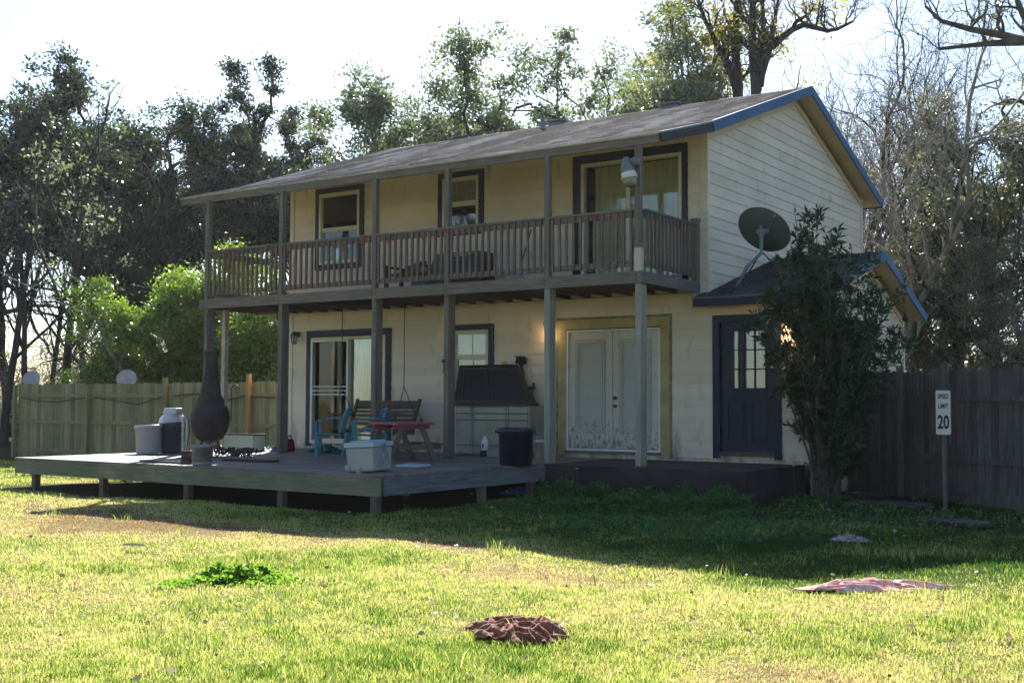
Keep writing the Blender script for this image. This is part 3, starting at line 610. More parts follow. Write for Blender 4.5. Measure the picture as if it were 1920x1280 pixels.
# sconces
SG = glass_mat('lantern_glass', (.8, .8, .7), .1)
def sconce(px, py, y, label, lit):
    p = PX(px, py, 1, y); t = thing('wall_lantern', p, label, 'wall lamp', 'black wall lanterns'); M = Matrix.Rotation(math.pi/2, 3, 'X')
    mb = MB(); mb.lathe([(.055, 0), (.055, .012), (.03, .03)], (p.x, y-.012, p.z+.03), 14, M); mb.tube([(p.x, y-.03, p.z+.03), (p.x, y-.08, p.z+.09), (p.x, y-.13, p.z+.06)], .009, 6)
    mb.lathe([(.012, .075), (.05, .04), (.085, .0), (.08, -.005)], (p.x, y-.13, p.z+.01), 6); mb.lathe([(.045, 0), (.05, .012)], (p.x, y-.13, p.z-.17), 6)
    for k in range(6): a = math.pi/3*k; mb.beam((p.x+.07*math.cos(a), y-.13+.07*math.sin(a), p.z+.005), (p.x+.045*math.cos(a), y-.13+.045*math.sin(a), p.z-.16), .008, .008, up=(0, 1, 0))
    mb.build('lantern_frame', BLACKM, t); mb = MB(); mb.lathe([(.042, 0), (.066, .16)], (p.x, y-.13, p.z-.157), 6, caps=False); mb.build('lantern_glass', SG, t)
    mb = MB(); mb.lathe([(.004, 0), (.02, .015), (.028, .04), (.02, .065), (.012, .09)], (p.x, y-.13, p.z-.10), 10); mb.build('bulb', emit('warm_bulb', (1, .62, .28), 14*lit) if lit else WHITEPL, t, smooth=True)
    if lit:
        l = bpy.data.lights.new('porch_bulb', 'POINT'); l.energy = .8*lit; l.color = (1, .66, .35); l.shadow_soft_size = .03; o = bpy.data.objects.new('porch_bulb', l); COL.objects.link(o); o.location = (p.x, y-.13, p.z-.2)
sconce(560, 630, -.02, 'unlit black wall lantern left of the lower sliding door', 0)
sconce(1033, 609, -.02, 'lit black wall lantern beside the white french doors', 1)
sconce(1484, 604, -.02, 'lit black wall lantern right of the navy door, half behind the shrub', 2.2)
# camera under the soffit
p = PX(1698, 597, 0, 1.9); t = thing('security_camera', p, 'small black security camera under the right soffit', 'camera')
mb = MB(); mb.lathe([(.03, .0), (.06, .02), (.065, .06), (.045, .1), (.02, .11)], (p.x, p.y, p.z-.06), 16); mb.build('camera_body', BLACKM, t, smooth=True); mb = MB(); mb.tube([(p.x, p.y, p.z+.04), (p.x-.01, p.y, p.z+.085), (p.x-.02, p.y, p.z+.13)], [.02, .03, .035], 10); mb.build('mount', BLACKM, t)
# barn light on the corner post
t = thing('yard_light', (-.30, -2.08, 4.4), 'grey yard light with a white reflector high on the right porch post', 'lamp'); c = Vector((-.31, -2.10, 4.31)); M = mtx(0, .08, -.16)
mb = MB(); mb.lathe([(0.109, 0.101), (0.105, 0.134), (0.097, 0.218), (0.071, 0.286), (0.05, 0.302), (0.046, 0.344), (0.017, 0.353)], c, 20, M); mb.tbox(c+Vector((.1, 0, .27)), (.09, .09, .12)); mb.tube([c+Vector((.08, 0, .26)), c+Vector((.16, .05, .22)), (-.23, -2.03, 4.5)], .018, 8); mb.build('housing', mat('lamp_grey', (.17, .18, .19), .5, .1, 8), t, smooth=True)
mb = MB(); mb.lathe([(0.113, 0.017), (0.13, 0.017), (0.109, 0.118)], c, 20, M); mb.build('reflector', WHITEPL, t, smooth=True)
mb = MB(); mb.lathe([(0.067, -0.101), (0.097, -0.084), (0.109, -0.034), (0.113, 0.025)], c, 20, M); mb.build('lens', mat('cloudy_lens', (.30, .29, .20), .25, .15, 6), t, smooth=True)
# satellite dish on the lower roof
def rz_(y): return AE[1]+(y-AE[0])*(AR[1]-AE[1])/(AR[0]-AE[0])
base = Vector((.52, .72, rz_(.72)+.01))
t = thing('satellite_dish', base, 'dark grey oval satellite dish seen from behind on the lower roof', 'satellite dish')
c = DP(1431, 433, np.dot(np.array(base)-CAM, FW)-.15); c = Vector(c)
DG = mat('dish_grey', (.065, .078, .08), .5, .12, 5); ax = (Vector(-FW)*-.80+Vector(RT)*.45+Vector((0, 0, .42))).normalized()
xax = (Vector(RT)*.93+Vector((0, 0, -.33))+Vector(FW)*.1); xax = (xax-ax*xax.dot(ax)).normalized(); yax = ax.cross(xax); M = Matrix((xax, yax, ax)).transposed()
mb = MB(); n = 40
pr = [(r, r*r*.32) for r in (.001, .1, .2, .3, .38, .43, .445)]
mb.lathe(pr, c, n, M, caps=False, sx=1.02, sy=.80); mb.lathe([(.445, .445**2*.32), (.452, .072), (.44, .058)], c, n, M, caps=False, sx=1.02, sy=.80)
d_ = mb.build('reflector', DG, t, smooth=True); sm = d_.modifiers.new('solid', 'SOLIDIFY'); sm.thickness = .006
mb = MB(); back = c-ax*.02
for dx, dy, w_, h_ in ((0, .0, .16, .13), (-.06, .07, .04, .05), (.06, .07, .04, .05)): mb.tbox(back+xax*dx+yax*dy*-1-ax*.03, (w_, h_, .06), 0)
mb.tbox(back-ax*.07, (.09, .07, .12)); el = back-ax*.10-Vector((0, 0, .1))
mb.tube([back-ax*.06, el, el-Vector((0, 0, .12))], .035, 10); mb.build('bracket', mat('bracket_grey', (.16, .2, .2), .5, .15), t)
mb = MB(); mb.tube([el-Vector((0, 0, .02)), el-Vector((0, 0, .22)), base+Vector((-.04, -.22, .22)), base+Vector((-.12, -.42, -.10))], .028, 12); mb.build('mast', mat('mast_blue_grey', (.17, .26, .33), .45, .1, metal=.3), t, smooth=True)
mb = MB(); mb.tube([el-Vector((0, 0, .2)), Vector((1.05, .9, rz_(.9)))], .012, 6); mb.tube([el-Vector((0, 0, .2)), Vector((.2, 1.1, rz_(1.1)))], .012, 6); mb.tbox(base+Vector((-.12, -.42, -.115)), (.16, .12, .02), rx=.28); mb.build('strut', DG, t)
mb = MB(); e = c+xax*.30+ax*.16+Vector((0, 0, .10)); mb.tube([c+xax*.05-yax*.34, c-yax*.22+ax*.12, e], .012, 6); mb.tbox(e, (.09, .06, .12)); mb.build('feed_arm', WHITEPL, t)
def smalldish(px, py, y, r, label, yaw):
    p = PX(px, py, 1, y); t = thing('satellite_dish', (p.x, p.y, G), label, 'satellite dish'); M = mtx(yaw, math.pi/2-.4)
    mb = MB(); mb.lathe([(a*r, a*a*r*.35) for a in (.01, .3, .6, .85, 1)]+[(1.02*r, .33*r)], p, 28, M, caps=False); o = mb.build('reflector', mat('pale_dish%d' % px, (.36, .38, .38), .5, .1), t, smooth=True); o.modifiers.new('solid', 'SOLIDIFY').thickness = .008
    mb = MB(); mb.tube([(p.x, p.y+.12, G), (p.x, p.y+.12, p.z-.1), (p.x, p.y+.02, p.z)], .03, 8); mb.build('mast', GALV, t)
smalldish(61, 712, 2.2, .24, 'small pale satellite dish above the left end of the left fence', .5)
smalldish(238, 712, 2.4, .25, 'small pale satellite dish behind the left fence, under the green bush', .75)
# drums
def drum(name, base, r, h, label, mat_, lid, tilt, cat='bin'):
    t = thing(name, base, label, cat); M = mtx(0, 0, tilt); mb = MB(); mb.lathe([(r*.88, 0), (r*.9, .01), (r*.97, h*.9), (r, h*.91), (r, h*.95), (r*1.02, h)], base, 28, M); mb.build('drum_body', mat_, t, smooth=True)
    if lid: mb = MB(); mb.lathe([(r*1.05, h*.93), (r*1.06, h+.01), (r*.98, h+.03), (.001, h+.035)], base, 28, M); mb.build('lid', mat_, t, smooth=True)
    return t, M
drum('white_drum', P0(279, 850), .235, .48, 'round white plastic drum with a lid near the left end of the deck', mat('drum_white', (.44, .43, .43), .5, .08, 3), True, -.06)
b = P0(323, 849); t, M = drum('dark_drum', b, .225, .55, 'dark blue drum with a stepped white pump lid beside the white drum', mat('slate_plastic', (.035, .05, .075), .5, .1), False, .03)
LG = mat('pump_white', (.50, .53, .53), .45, .08, 5); mb = MB(); mb.lathe([(.24, 0), (.255, .03), (.23, .1), (.13, .19), (.125, .22)], b+Vector((0, 0, .54)), 28, mtx(0, 0, -.08)); mb.tbox(b+Vector((.03, -.02, .77)), (.30, .24, .1), rz=.3, taper=.85); mb.build('pump_lid', LG, t, bevel=.01)
mb = MB(); q = b+Vector((.30, -.02, 0)); mb.tube([q+Vector((-.13, 0, .60)), q+Vector((0, 0, .62)), q, ], .022, 10); mb.tube([q+Vector((.07, .03, .66)), q+Vector((.075, .03, .0))], .02, 8); mb.tube([q+Vector((-.1, 0, .66)), q+Vector((.07, .03, .66))], .02, 8)
for z in (.15, .32, .48): mb.lathe([(.03, 0), (.03, .05)], q+Vector((0, 0, z)), 10)
mb.build('pipe', mat('pvc_pipe', (.6, .6, .6), .4, .1, 5), t); mb = MB(); mb.tube([q+Vector((.05, 0, .68)), q+Vector((.15, 0, .62)), q+Vector((.17, 0, .4)), q+Vector((.1, 0, .05))], .008, 6); mb.build('cable', BLACKP, t)
# chiminea
b = P0(393, 853); t = thing('chiminea', b, 'tall rusty brown chiminea fire pot with a long neck on the left of the deck', 'chiminea'); s = np.dot(np.array(b)-CAM, FW)/F
def cz(y): return (853-y)*s
prof = [(30, 826), (50, 815), (61, 800), (70, 785), (72, 772), (68, 758), (58, 745), (53, 730), (52, 761-32)]
prof = [(14, 828), (24, 822), (32, 808), (35.5, 792), (36, 780), (34, 770), (30, 762), (26.5, 761), (25, 750), (21, 742), (18.5, 738), (18.8, 735), (16.5, 720), (13.5, 700), (12.5, 694), (13, 691), (12, 690), (12.2, 675), (13.2, 663), (14, 660), (14, 658), (12, 658), (11, 680)]
mb = MB(); mb.lathe([(r*s, cz(y)) for r, y in prof], b, 32); mb.build('pot', IRON, t, smooth=True)
mb = MB()
for a in (.3, 2.4, 4.5): mb.tube([b+Vector((.12*math.cos(a), .12*math.sin(a), cz(824))), b+Vector((.22*math.cos(a), .22*math.sin(a), .12)), b+Vector((.27*math.cos(a), .27*math.sin(a), 0))], .018, 8)
mb.tube([b+Vector((.2*math.cos(a), .2*math.sin(a), .16)) for a in np.linspace(0, 6.3, 17)], .012, 6); mb.build('stand', BLACKM, t)
mb = MB(); M = mtx(0, 0, 0); mb.lathe([(.13, 0), (.15, .0), (.15, .03), (.13, .03)], b+Vector((.30, -.05, cz(790))), 16, Matrix.Rotation(math.pi/2, 3, 'Y')); mb.build('mouth', IRON, t)
# galvanised bucket, box
b = P0(379, 872); t = thing('ribbed_bucket', b, 'grey ribbed metal bucket at the front edge of the deck', 'bucket'); mb = MB(); pr = [(.135, 0), (.14, .01)]
for k in range(9): z = .03+k*.028; pr += [(.142+.001*k, z), (.147+.001*k, z+.012)]
mb.lathe(pr+[(.158, .29), (.165, .30), (.155, .30), (.15, .05), (.001, .05)], b, 32); mb.build('bucket_body', GALV, t, smooth=True); mb = MB(); mb.tube([b+Vector((.16*math.cos(a), .03, .29-.10*math.sin(a))) for a in np.linspace(0, math.pi, 12)], .004, 6); mb.build('handle', BLACKM, t)
def boxthing(name, b, size, rz, mat_, label, cat, extra=None):
    o = MB().tbox(b+Vector((0, 0, size[2]/2+.003)), size, rz=rz); o = o.build(name, mat_, None, bevel=.006); tag(o, label, cat); return o
b = P0(352, 869); t = thing('brick_stack', b, 'short stack of dark bricks left of the ribbed bucket', 'bricks')
for k in range(3): mb = MB(); mb.tbox(b+Vector((.01*(k % 2), 0, .035+k*.065)), (.2, .1, .06), rz=.1*k); mb.build('brick', mat('dark_brick', (.085, .04, .03), .9, .3, 8), t, bevel=.006)
tag(MB().tbox(P0(315, 868)+Vector((0, 0, .015)), (1.1, .1, .03), rz=.06).build('loose_board', wood('dark_board', (.14, .11, .1), (.06, .05, .045), 'x')), 'thin loose board lying at the deck edge left of the bricks', 'board')
# metal scrap tangle
b = P0(440, 860); t = MB(); rr = random.Random(5)
for k in range(34):
    a = rr.uniform(0, 6.28); r0 = rr.uniform(.1, .5); cx, cy = b.x+rr.uniform(-.5, .35), b.y+rr.uniform(-.2, .25); pts = []
    for j in range(7): aa = a+j*rr.uniform(.3, .5); pts.append((cx+r0*math.cos(aa)*.7, cy+r0*math.sin(aa)*.4, .02+abs(math.sin(j*.7+a))*.16))
    t.tube(pts, .009, 5)
tag(t.build('wire_tangle', IRON), 'tangle of bent rusty iron rods on the deck right of the ribbed bucket', 'scrap')
tag(MB().tbox(P0(470, 865)+Vector((0, 0, .02)), (1.0, .22, .035), rz=.05).build('rusty_beam', mat('rust_board', (.06, .025, .02), .8, .3, 4), bevel=.004), 'flat dark rusty board lying in front of the iron rods', 'board')
b = P0(458, 846); t = thing('glass_tank', b, 'empty glass fish tank with a black rim on the deck near the fence', 'fish tank'); mb = MB(); ring(mb, b.x-.40, b.x+.40, .003, .34, .012, b.y-.15, b.y+.15)
tg, ntg, bt = newmat('milky_glass'); bt.inputs['Base Color'].default_value = (.6, .68, .62, 1); bt.inputs['Roughness'].default_value = .3; bt.inputs['Transmission Weight'].default_value = .6
mb = MB(); mb.box(b.x-.39, b.x+.39, b.y-.15, b.y-.145, .03, .31); mb.box(b.x-.39, b.x+.39, b.y+.145, b.y+.15, .03, .31); mb.box(b.x-.39, b.x-.385, b.y-.144, b.y+.144, .03, .31); mb.box(b.x+.385, b.x+.39, b.y-.144, b.y+.144, .03, .31); mb.build('glass_walls', tg, t)
mb = MB()
for z in (.003, .31): mb.box(b.x-.4, b.x+.4, b.y-.16, b.y-.151, z, z+.025); mb.box(b.x-.4, b.x+.4, b.y+.151, b.y+.16, z, z+.025); mb.box(b.x-.405, b.x-.391, b.y-.16, b.y+.16, z, z+.025); mb.box(b.x+.391, b.x+.405, b.y-.16, b.y+.16, z, z+.025)
mb.box(b.x-.39, b.x+.39, b.y-.14, b.y+.14, .004, .012); mb.build('rim', BLACKP, t)
def cloth(name, c, sx, sy, h, mat_, label, cat, seed=0, rz=0, folds=9, outline=.25, res=70, arms=(), rolls=0):
    """crumpled cloth lying on the ground: a sheet with ridged folds, its own thickness"""
    rr = np.random.default_rng(seed); n = res; u, v = np.meshgrid(np.linspace(-1, 1, n), np.linspace(-1, 1, n)); ang = np.arctan2(v, u)
    sq = np.maximum(abs(u), abs(v)); rad = np.hypot(u, v)+1e-6; lim = 1+outline*sum(np.sin(k*ang+rr.uniform(0, 6.28))*rr.uniform(.3, 1)/k for k in range(2, 7))
    for a0, amp, wd in arms: dd = np.angle(np.exp(1j*(ang-a0))); lim += amp*np.exp(-(dd/wd)**2)
    X = u*sq/rad*lim; Y = v*sq/rad*lim; Z = np.zeros_like(u)
    for k in range(folds):
        a = rr.uniform(0, math.pi); fr = rr.uniform(2.0, 6.5); ph = rr.uniform(0, 6.28); w_ = rr.uniform(.4, 1)
        dx = rr.uniform(-.6, .6); q = (X*math.cos(a)+Y*math.sin(a)); e = np.exp(-((X-dx)**2+(Y-rr.uniform(-.5, .5))**2)/.6)
        wv = np.sin(fr*math.pi*q+ph+1.5*np.sin(2*Y+k)+1.2*np.cos(3*X-k)); Z += w_*(1-wv*wv)**1.1*e; X = X+.03*np.cos(fr*math.pi*q+ph)*e; Y = Y+.03*np.sin(fr*math.pi*q+ph+1)*e
    if rolls:
        Z = Z/Z.max()*.18
        for k in range(rolls):
            a = rr.uniform(-.9, .9)+(1.3 if k % 4 == 0 else 0); cx, cy = rr.uniform(-.85, .85), rr.uniform(-.85, .85); wv = rr.uniform(.05, .13); cu = rr.uniform(-1.3, 1.3); dx, dy = X-cx, Y-cy
            t = dx*math.cos(a)+dy*math.sin(a); dist = -dx*math.sin(a)+dy*math.cos(a)-cu*t*t-.06*np.sin(t*7+k); ln = rr.uniform(.35, .8)
            hk = rr.uniform(.3, 1)*np.clip(1-(t/ln)**4, 0, 1); Z = np.maximum(Z, hk*np.sqrt(np.clip(1-(dist/wv)**2, 0, 1)))+.10*hk*np.sqrt(np.clip(1-(dist/wv)**2, 0, 1))
    Z = Z/Z.max()*h*(1-.55*np.clip(sq, 0, 1)**3)+.006
    cr, sr = math.cos(rz), math.sin(rz); xx, yy = X*sx, Y*sy
    co = np.stack([c[0]+xx*cr-yy*sr, c[1]+xx*sr+yy*cr, c[2]+Z], -1).reshape(-1, 3); idx = np.arange(n*n).reshape(n, n)
    qd = np.stack([idx[:-1, :-1], idx[:-1, 1:], idx[1:, 1:], idx[1:, :-1]], -1).reshape(-1, 4)
    o = npmesh(name, co, qd, None, mat_); o.data.polygons.foreach_set('use_smooth', [True]*len(qd)); o.modifiers.new('solid', 'SOLIDIFY').thickness = .008
    return tag(o, label, cat)
BLUEC = mat('blue_tarp', (.02, .06, .22), .5, .3, 6); b = P0(505, 845)
cloth('blue_tarp', (b.x, b.y, .0), .42, .3, .09, BLUEC, 'crumpled blue tarp on the deck left of the second post', 'tarp', 3, 0, 8)
b = P0(541, 846); t = thing('fuel_can', b, 'small red fuel can in the porch corner by the second post', 'can'); mb = MB(); RED = mat('red_plastic', (.22, .018, .018), .5, .15); mb.tbox(b+Vector((0, 0, .12)), (.17, .22, .24), taper=.8); mb.build('can_body', RED, t, bevel=.03); mb = MB(); mb.tube([b+Vector((0, -.03, .23)), b+Vector((.02, -.1, .33)), b+Vector((.05, -.16, .37))], .02, 8); mb.tube([b+Vector((0, .08, .23)), b+Vector((0, .05, .3)), b+Vector((0, -.05, .28))], .014, 8); mb.build('spout', RED, t)
b = P0(615, 848); cloth('green_mat', (b.x, b.y, 0), .38, .26, .16, mat('green_cloth', (.015, .09, .06), .85, .25, 4), 'dark green crumpled bag on the porch floor behind the teal chairs', 'bag', 8)
# plastic chairs
def chair():
    r = thing('plastic_chair', (0, 0, 0), 'x', 'chair', 'teal plastic garden chairs'); mb = MB()
    V, Fc = [], []; n = 9
    for i in range(n):
        for j in range(n):
            x = -.22+.44*i/(n-1); y = -.22+.42*j/(n-1); V.append((x*(1-.12*j/(n-1)), y, .405-.018*math.cos(x*7)-.03*j/(n-1)+(.0 if j else -.02)))
            if i and j: a = i*n+j; Fc.append((a-n-1, a-1, a, a-n))
    o = MB().add(V, Fc).build('seat', TEAL, r, smooth=True); o.modifiers.new('s', 'SOLIDIFY').thickness = .014
    # backrest: rounded hoop with vertical slats, leaning back
    def bk(u, zz): # u -1..1
        return Vector((u*.235, .21+.10*(zz-.40)/.42-.06*(u*u), zz))
    pts = [bk(-1, .42), bk(-1.03, .55), bk(-.98, .68), bk(-.78, .78), bk(-.4, .825), bk(0, .835), bk(.4, .825), bk(.78, .78), bk(.98, .68), bk(1.03, .55), bk(1, .42)]
    mb = MB()
    for a, b_ in zip(pts, pts[1:]):
        mb.beam(a, b_, .035, .05, up=(0, 1, .2))
    for u in (-.66, -.33, 0, .33, .66): mb.beam(bk(u, .41), bk(u, .80), .05, .012, up=(0, 1, 0))
    mb.beam(bk(-1, .60), bk(1, .60), .02, .02); mb.build('backrest', TEAL, r, bevel=.006)
    for s in (-1, 1):
        mb = MB(); q = [Vector((s*.25, .24, .66)), Vector((s*.275, .12, .665)), Vector((s*.285, -.05, .655)), Vector((s*.28, -.2, .635)), Vector((s*.265, -.25, .60))]
        for a, b_ in zip(q, q[1:]): mb.beam(a, b_, .055, .022)
        mb.beam(q[-1]+Vector((0, 0, .01)), (s*.245, -.235, .40), .03, .045, up=(0, 1, 0)); mb.build('armrest', TEAL, r, bevel=.006)
        mb = MB(); mb.tbox((s*.25, -.235, .2), (.045, .05, .42), ry=-s*.05, taper=1.25); mb.build('leg', TEAL, r, bevel=.006)
        mb = MB(); mb.tbox((s*.235, .24, .2), (.05, .045, .44), rx=-.16, taper=1.2); mb.build('leg', TEAL, r, bevel=.006)
    return r
ch = chair(); b = P0(622, 855); ch.location = (b.x, b.y, 0); ch.rotation_euler.z = -.95; ch['label'] = 'teal plastic armchair left of the matching one, in front of the sliding door'
c2 = copy_tree(ch); b = P0(690, 857); c2.location = (b.x, b.y, 0); c2.rotation_euler.z = -.75; c2['label'] = 'teal plastic armchair next to the pink table, with cloths on it'
cb = b
cloth('striped_bag', (cb.x-.02, cb.y, .42), .2, .17, .16, mat('dark_striped_cloth', (.28, .28, .28), .8, .3, 3, (1, 1, 14), c2=(.01, .01, .014)), 'dark bag with pale stripes lying on the teal chair seat', 'bag', 12)
b = Vector((cb.x+.12, cb.y+.1, .0)); cloth('purple_cloth', (cb.x+.22, cb.y+.10, .56), .16, .24, .26, mat('purple_cloth', (.06, .055, .12), .85, .4, 5, c2=(.10, .12, .2)), 'purple and blue striped cloth draped over the teal chair', 'cloth', 21)
# swing
sy = -1.05; xl_, xr_ = PX(640, 760, 1, sy).x, PX(760, 760, 1, sy).x; L_ = xr_-xl_; zs = .45
sw = thing('porch_swing', ((xl_+xr_)/2, sy, zs), 'slatted wooden porch swing hanging on chains behind the teal chairs', 'swing'); SWW = wood('swing_wood', (.15, .11, .085), (.06, .045, .04), 'x')
mb = MB()
for k in range(6): mb.box(xl_, xr_, sy-.28+k*.085, sy-.28+k*.085+.07, zs-.02, zs)
mb.build('seat', SWW, sw)
mb = MB()
for k in range(6): z = zs+.09+k*.075; y = sy+.24+.04*k; mb.beam((xl_, y, z), (xr_, y, z), .018, .058 if k < 5 else .11)
mb.build('backrest', SWW, sw)
for x in (xl_+.02, xr_-.02):
    mb = MB(); mb.beam((x, sy-.3, zs-.05), (x, sy+.27, zs-.05), .05, .09); mb.beam((x, sy+.22, zs-.05), (x, sy+.45, zs+.55), .05, .05); mb.beam((x, sy-.27, zs-.05), (x, sy-.27, zs+.26), .06, .05, up=(0, 1, 0)); mb.build('side_frame', SWW, sw)
    mb = MB(); mb.beam((x, sy-.33, zs+.28), (x, sy+.36, zs+.25), .09, .03); mb.build('armrest', SWW, sw)
    mb = MB(); top = Vector((x-.0, sy-.02, 2.76)); mid = Vector((x, sy-.02, 1.22))
    def chain(a, b_):
        n = int((b_-a).length/.035)
        for k in range(n):
            p = a.lerp(b_, (k+.5)/n); d = (b_-a).normalized()*.022; mb.beam(p-d, p+d, .016 if k % 2 else .006, .006 if k % 2 else .016, up=(0, 1, 0))
    chain(top, mid); chain(mid, Vector((x, sy-.30, zs+.0))); chain(mid, Vector((x, sy+.33, zs+.25))); mb.build('chain', BLACKM, sw)
# picnic table
b = PX(752, 863, 2, 0); pt = thing('picnic_table', b, 'small picnic table with a faded pink top beside the teal chairs', 'table'); PW = wood('picnic_wood', (.20, .16, .12), (.09, .07, .06), 'x'); RZ = .38; Rm = Matrix.Rotation(-RZ, 3, 'Z')
def tl(x, y, z): return b+Rm @ Vector((x, y, z))
LT = .50
mb = MB()
for k in range(4): y = -.26+k*.172; mb.beam(tl(-LT, y, .60), tl(LT, y, .60), .165, .035)
mb.build('table_top', PINK, pt, bevel=.004)
mb = MB()
for x in (-.33, .33): mb.beam(tl(x, -.33, .55), tl(x, .33, .55), .035, .07)
mb.build('apron', PINK, pt)
for sgn in (-1, 1):
    mb = MB(); mb.beam(tl(-LT, sgn*.50, .27), tl(LT, sgn*.50, .27), .16, .032); mb.build('bench', PW, pt, bevel=.004)
    for x in (-.36, .36): mb = MB(); mb.beam(tl(x, sgn*.16, .585), tl(x+.0, sgn*.42, 0.0), .035, .085, up=(0, 0, 1)); mb.build('leg', PW, pt)
mb = MB()
for x in (-.325, .325): mb.beam(tl(x, -.56, .225), tl(x, .56, .225), .03, .07)
mb.build('cross_beam', PW, pt)
# cooler
b = P0(663, 886)+Vector((.0, .30, 0)); t = thing('cooler_box', b, 'large pale grey cooler lying tilted at the front edge of the deck', 'cooler'); cr = .30; R3 = mtx(cr, 0, -.05)
def cl_(x, y, z): return b+R3 @ Vector((x*1.18, y*1.12, z*1.18))
COOL = mat('cooler_grey', (.34, .38, .37), .5, .08, 3); COOLT = mat('cooler_lid_blue', (.40, .50, .58), .45, .06, 3)
def cbox(mb, x0, x1, y0, y1, z0, z1, tx=0, ty=0):
    mb.add([cl_(x0+tx, y0+ty, z0), cl_(x1-tx, y0+ty, z0), cl_(x1-tx, y1-ty, z0), cl_(x0+tx, y1-ty, z0), cl_(x0, y0, z1), cl_(x1, y0, z1), cl_(x1, y1, z1), cl_(x0, y1, z1)], [(0, 3, 2, 1), (4, 5, 6, 7), (0, 1, 5, 4), (1, 2, 6, 5), (2, 3, 7, 6), (3, 0, 4, 7)])
mb = MB(); cbox(mb, -.17, .17, -.25, .34, .01, .28, .015, .015); mb.build('cooler_body', COOL, t, bevel=.02)
mb = MB(); cbox(mb, -.185, .185, -.265, .355, .282, .34); cbox(mb, -.12, .12, -.19, .28, .341, .36); mb.build('lid', COOLT, t, bevel=.018)
mb = MB(); cbox(mb, -.18, -.12, -.265, -.25, .03, .09); cbox(mb, .12, .18, -.265, -.25, .03, .09); mb.build('corner_foot', COOL, t, bevel=.008)
mb = MB(); mb.tube([cl_(.175, -.05, .26), cl_(.21, -.03, .15), cl_(.21, .12, .13), cl_(.175, .15, .26)], .009, 6); cbox(mb, .172, .195, .0, .07, .24, .32); mb.build('latch', GALV, t)
mb = MB(); a_ = P0(775, 876); mb.tbox(a_+Vector((0, 0, .025)), (.42, .3, .035), rz=-.1, rx=.04); tag(mb.build('tray', mat('tray_blue_white', (.38, .46, .52), .5, .06), None, bevel=.012), 'flat pale blue plastic tray on the deck right of the cooler', 'tray')
b = P0(673, 889); mb = MB(); mb.lathe([(.03, 0), (.035, .01), (.035, .06), (.04, .065), (.04, .075)], b, 14); tag(mb.build('small_cup', mat('tan_cup', (.40, .33, .24), .7, .15), smooth=True), 'small tan cup in front of the cooler', 'cup')
# storage box
SY0, SY1 = -.62, -.06; sx0, sx1 = PX(852, 800, 1, SY0).x, PX(992, 800, 1, SY0).x
t = thing('storage_box', ((sx0+sx1)/2, SY0, 0), 'taupe resin storage box with its big black lid propped open against the wall', 'storage box'); ht = PX(900, 760, 1, SY0).z
mb = MB(); mb.box(sx0, sx1, SY0+.02, SY1, .02, ht); mb.build('box_body', TAUPE, t, bevel=.01)
xm1, xm2 = PX(886, 800, 1, SY0).x, PX(952, 800, 1, SY0).x; IND = mat('taupe_groove', (.10, .10, .075), .8, .1)
mb = MB()
for x0, x1 in ((sx0+.005, xm1-.012), (xm1+.012, xm2-.012), (xm2+.012, sx1-.005)):
    for z0, z1 in ((.05, .17), (.19, ht-.27), (ht-.25, ht-.15), (ht-.13, ht-.03)): mb.box(x0+.03, x1-.03, SY0-.004, SY0+.022, z0, z1)
mb.build('front_panel', TAUPE, t, bevel=.008)
mb = MB(); mb.box(xm1-.004, xm1+.004, SY0+.012, SY0+.019, .03, ht-.02); mb.box(xm2-.004, xm2+.004, SY0+.012, SY0+.019, .03, ht-.02)
for z in (.18, ht-.26, ht-.14): mb.box(sx0+.02, sx1-.02, SY0+.013, SY0+.0185, z-.008, z+.006)
mb.build('groove', IND, t)
lt = PX(910, 684, 1, -.14).z; l0, l1 = sx0-.02, sx1+.0; u0, u1 = PX(866, 690, 1, -.14).x, PX(968, 690, 1, -.14).x
mb = MB(); ya, yb = SY0-.03, -.16; z0 = ht+.01
mb.add([(l0, ya, z0), (l1, ya, z0), (l1, ya+.32, z0), (l0, ya+.32, z0), (u0, yb-.06, lt), (u1, yb-.06, lt), (u1, yb+.07, lt-.01), (u0, yb+.07, lt-.01)], [(0, 3, 2, 1), (4, 5, 6, 7), (0, 1, 5, 4), (1, 2, 6, 5), (2, 3, 7, 6), (3, 0, 4, 7)])
mb.box(l0-.02, l1+.02, ya-.02, ya+.33, ht-.005, ht+.05)
for f in (.12, .50, .88):
    pa = Vector((l0+(l1-l0)*f, ya, z0)); pb = Vector((u0+(u1-u0)*f, yb-.06, lt)); mb.beam(pa.lerp(pb, .12), pb.lerp(pa, .08), .05, .02, up=(0, -1, .3))
for f in (.1, .9):
    pa = Vector((l0, ya, z0)).lerp(Vector((u0, yb-.06, lt)), f); pb = Vector((l1, ya, z0)).lerp(Vector((u1, yb-.06, lt)), f); mb.beam(pa.lerp(pb, .03), pa.lerp(pb, .97), .02, .045)
mb.build('lid', BLACKP, t, bevel=.012)
b = PX(940, 684, 1, -.16); t = thing('paint_packets', (b.x, b.y, b.z), 'small white and yellow packets on top of the open black lid', 'packets'); mb = MB(); mb.tbox(b+Vector((-.06, 0, .025)), (.13, .06, .05), rz=.2, ry=.1); mb.build('white_packet', WHITEPL, t, bevel=.008); mb = MB(); mb.tbox(b+Vector((.06, 0, .03)), (.09, .06, .06), ry=-.1); mb.build('yellow_packet', mat('yellow_packet', (.55, .4, .08), .6, .15), t, bevel=.008)
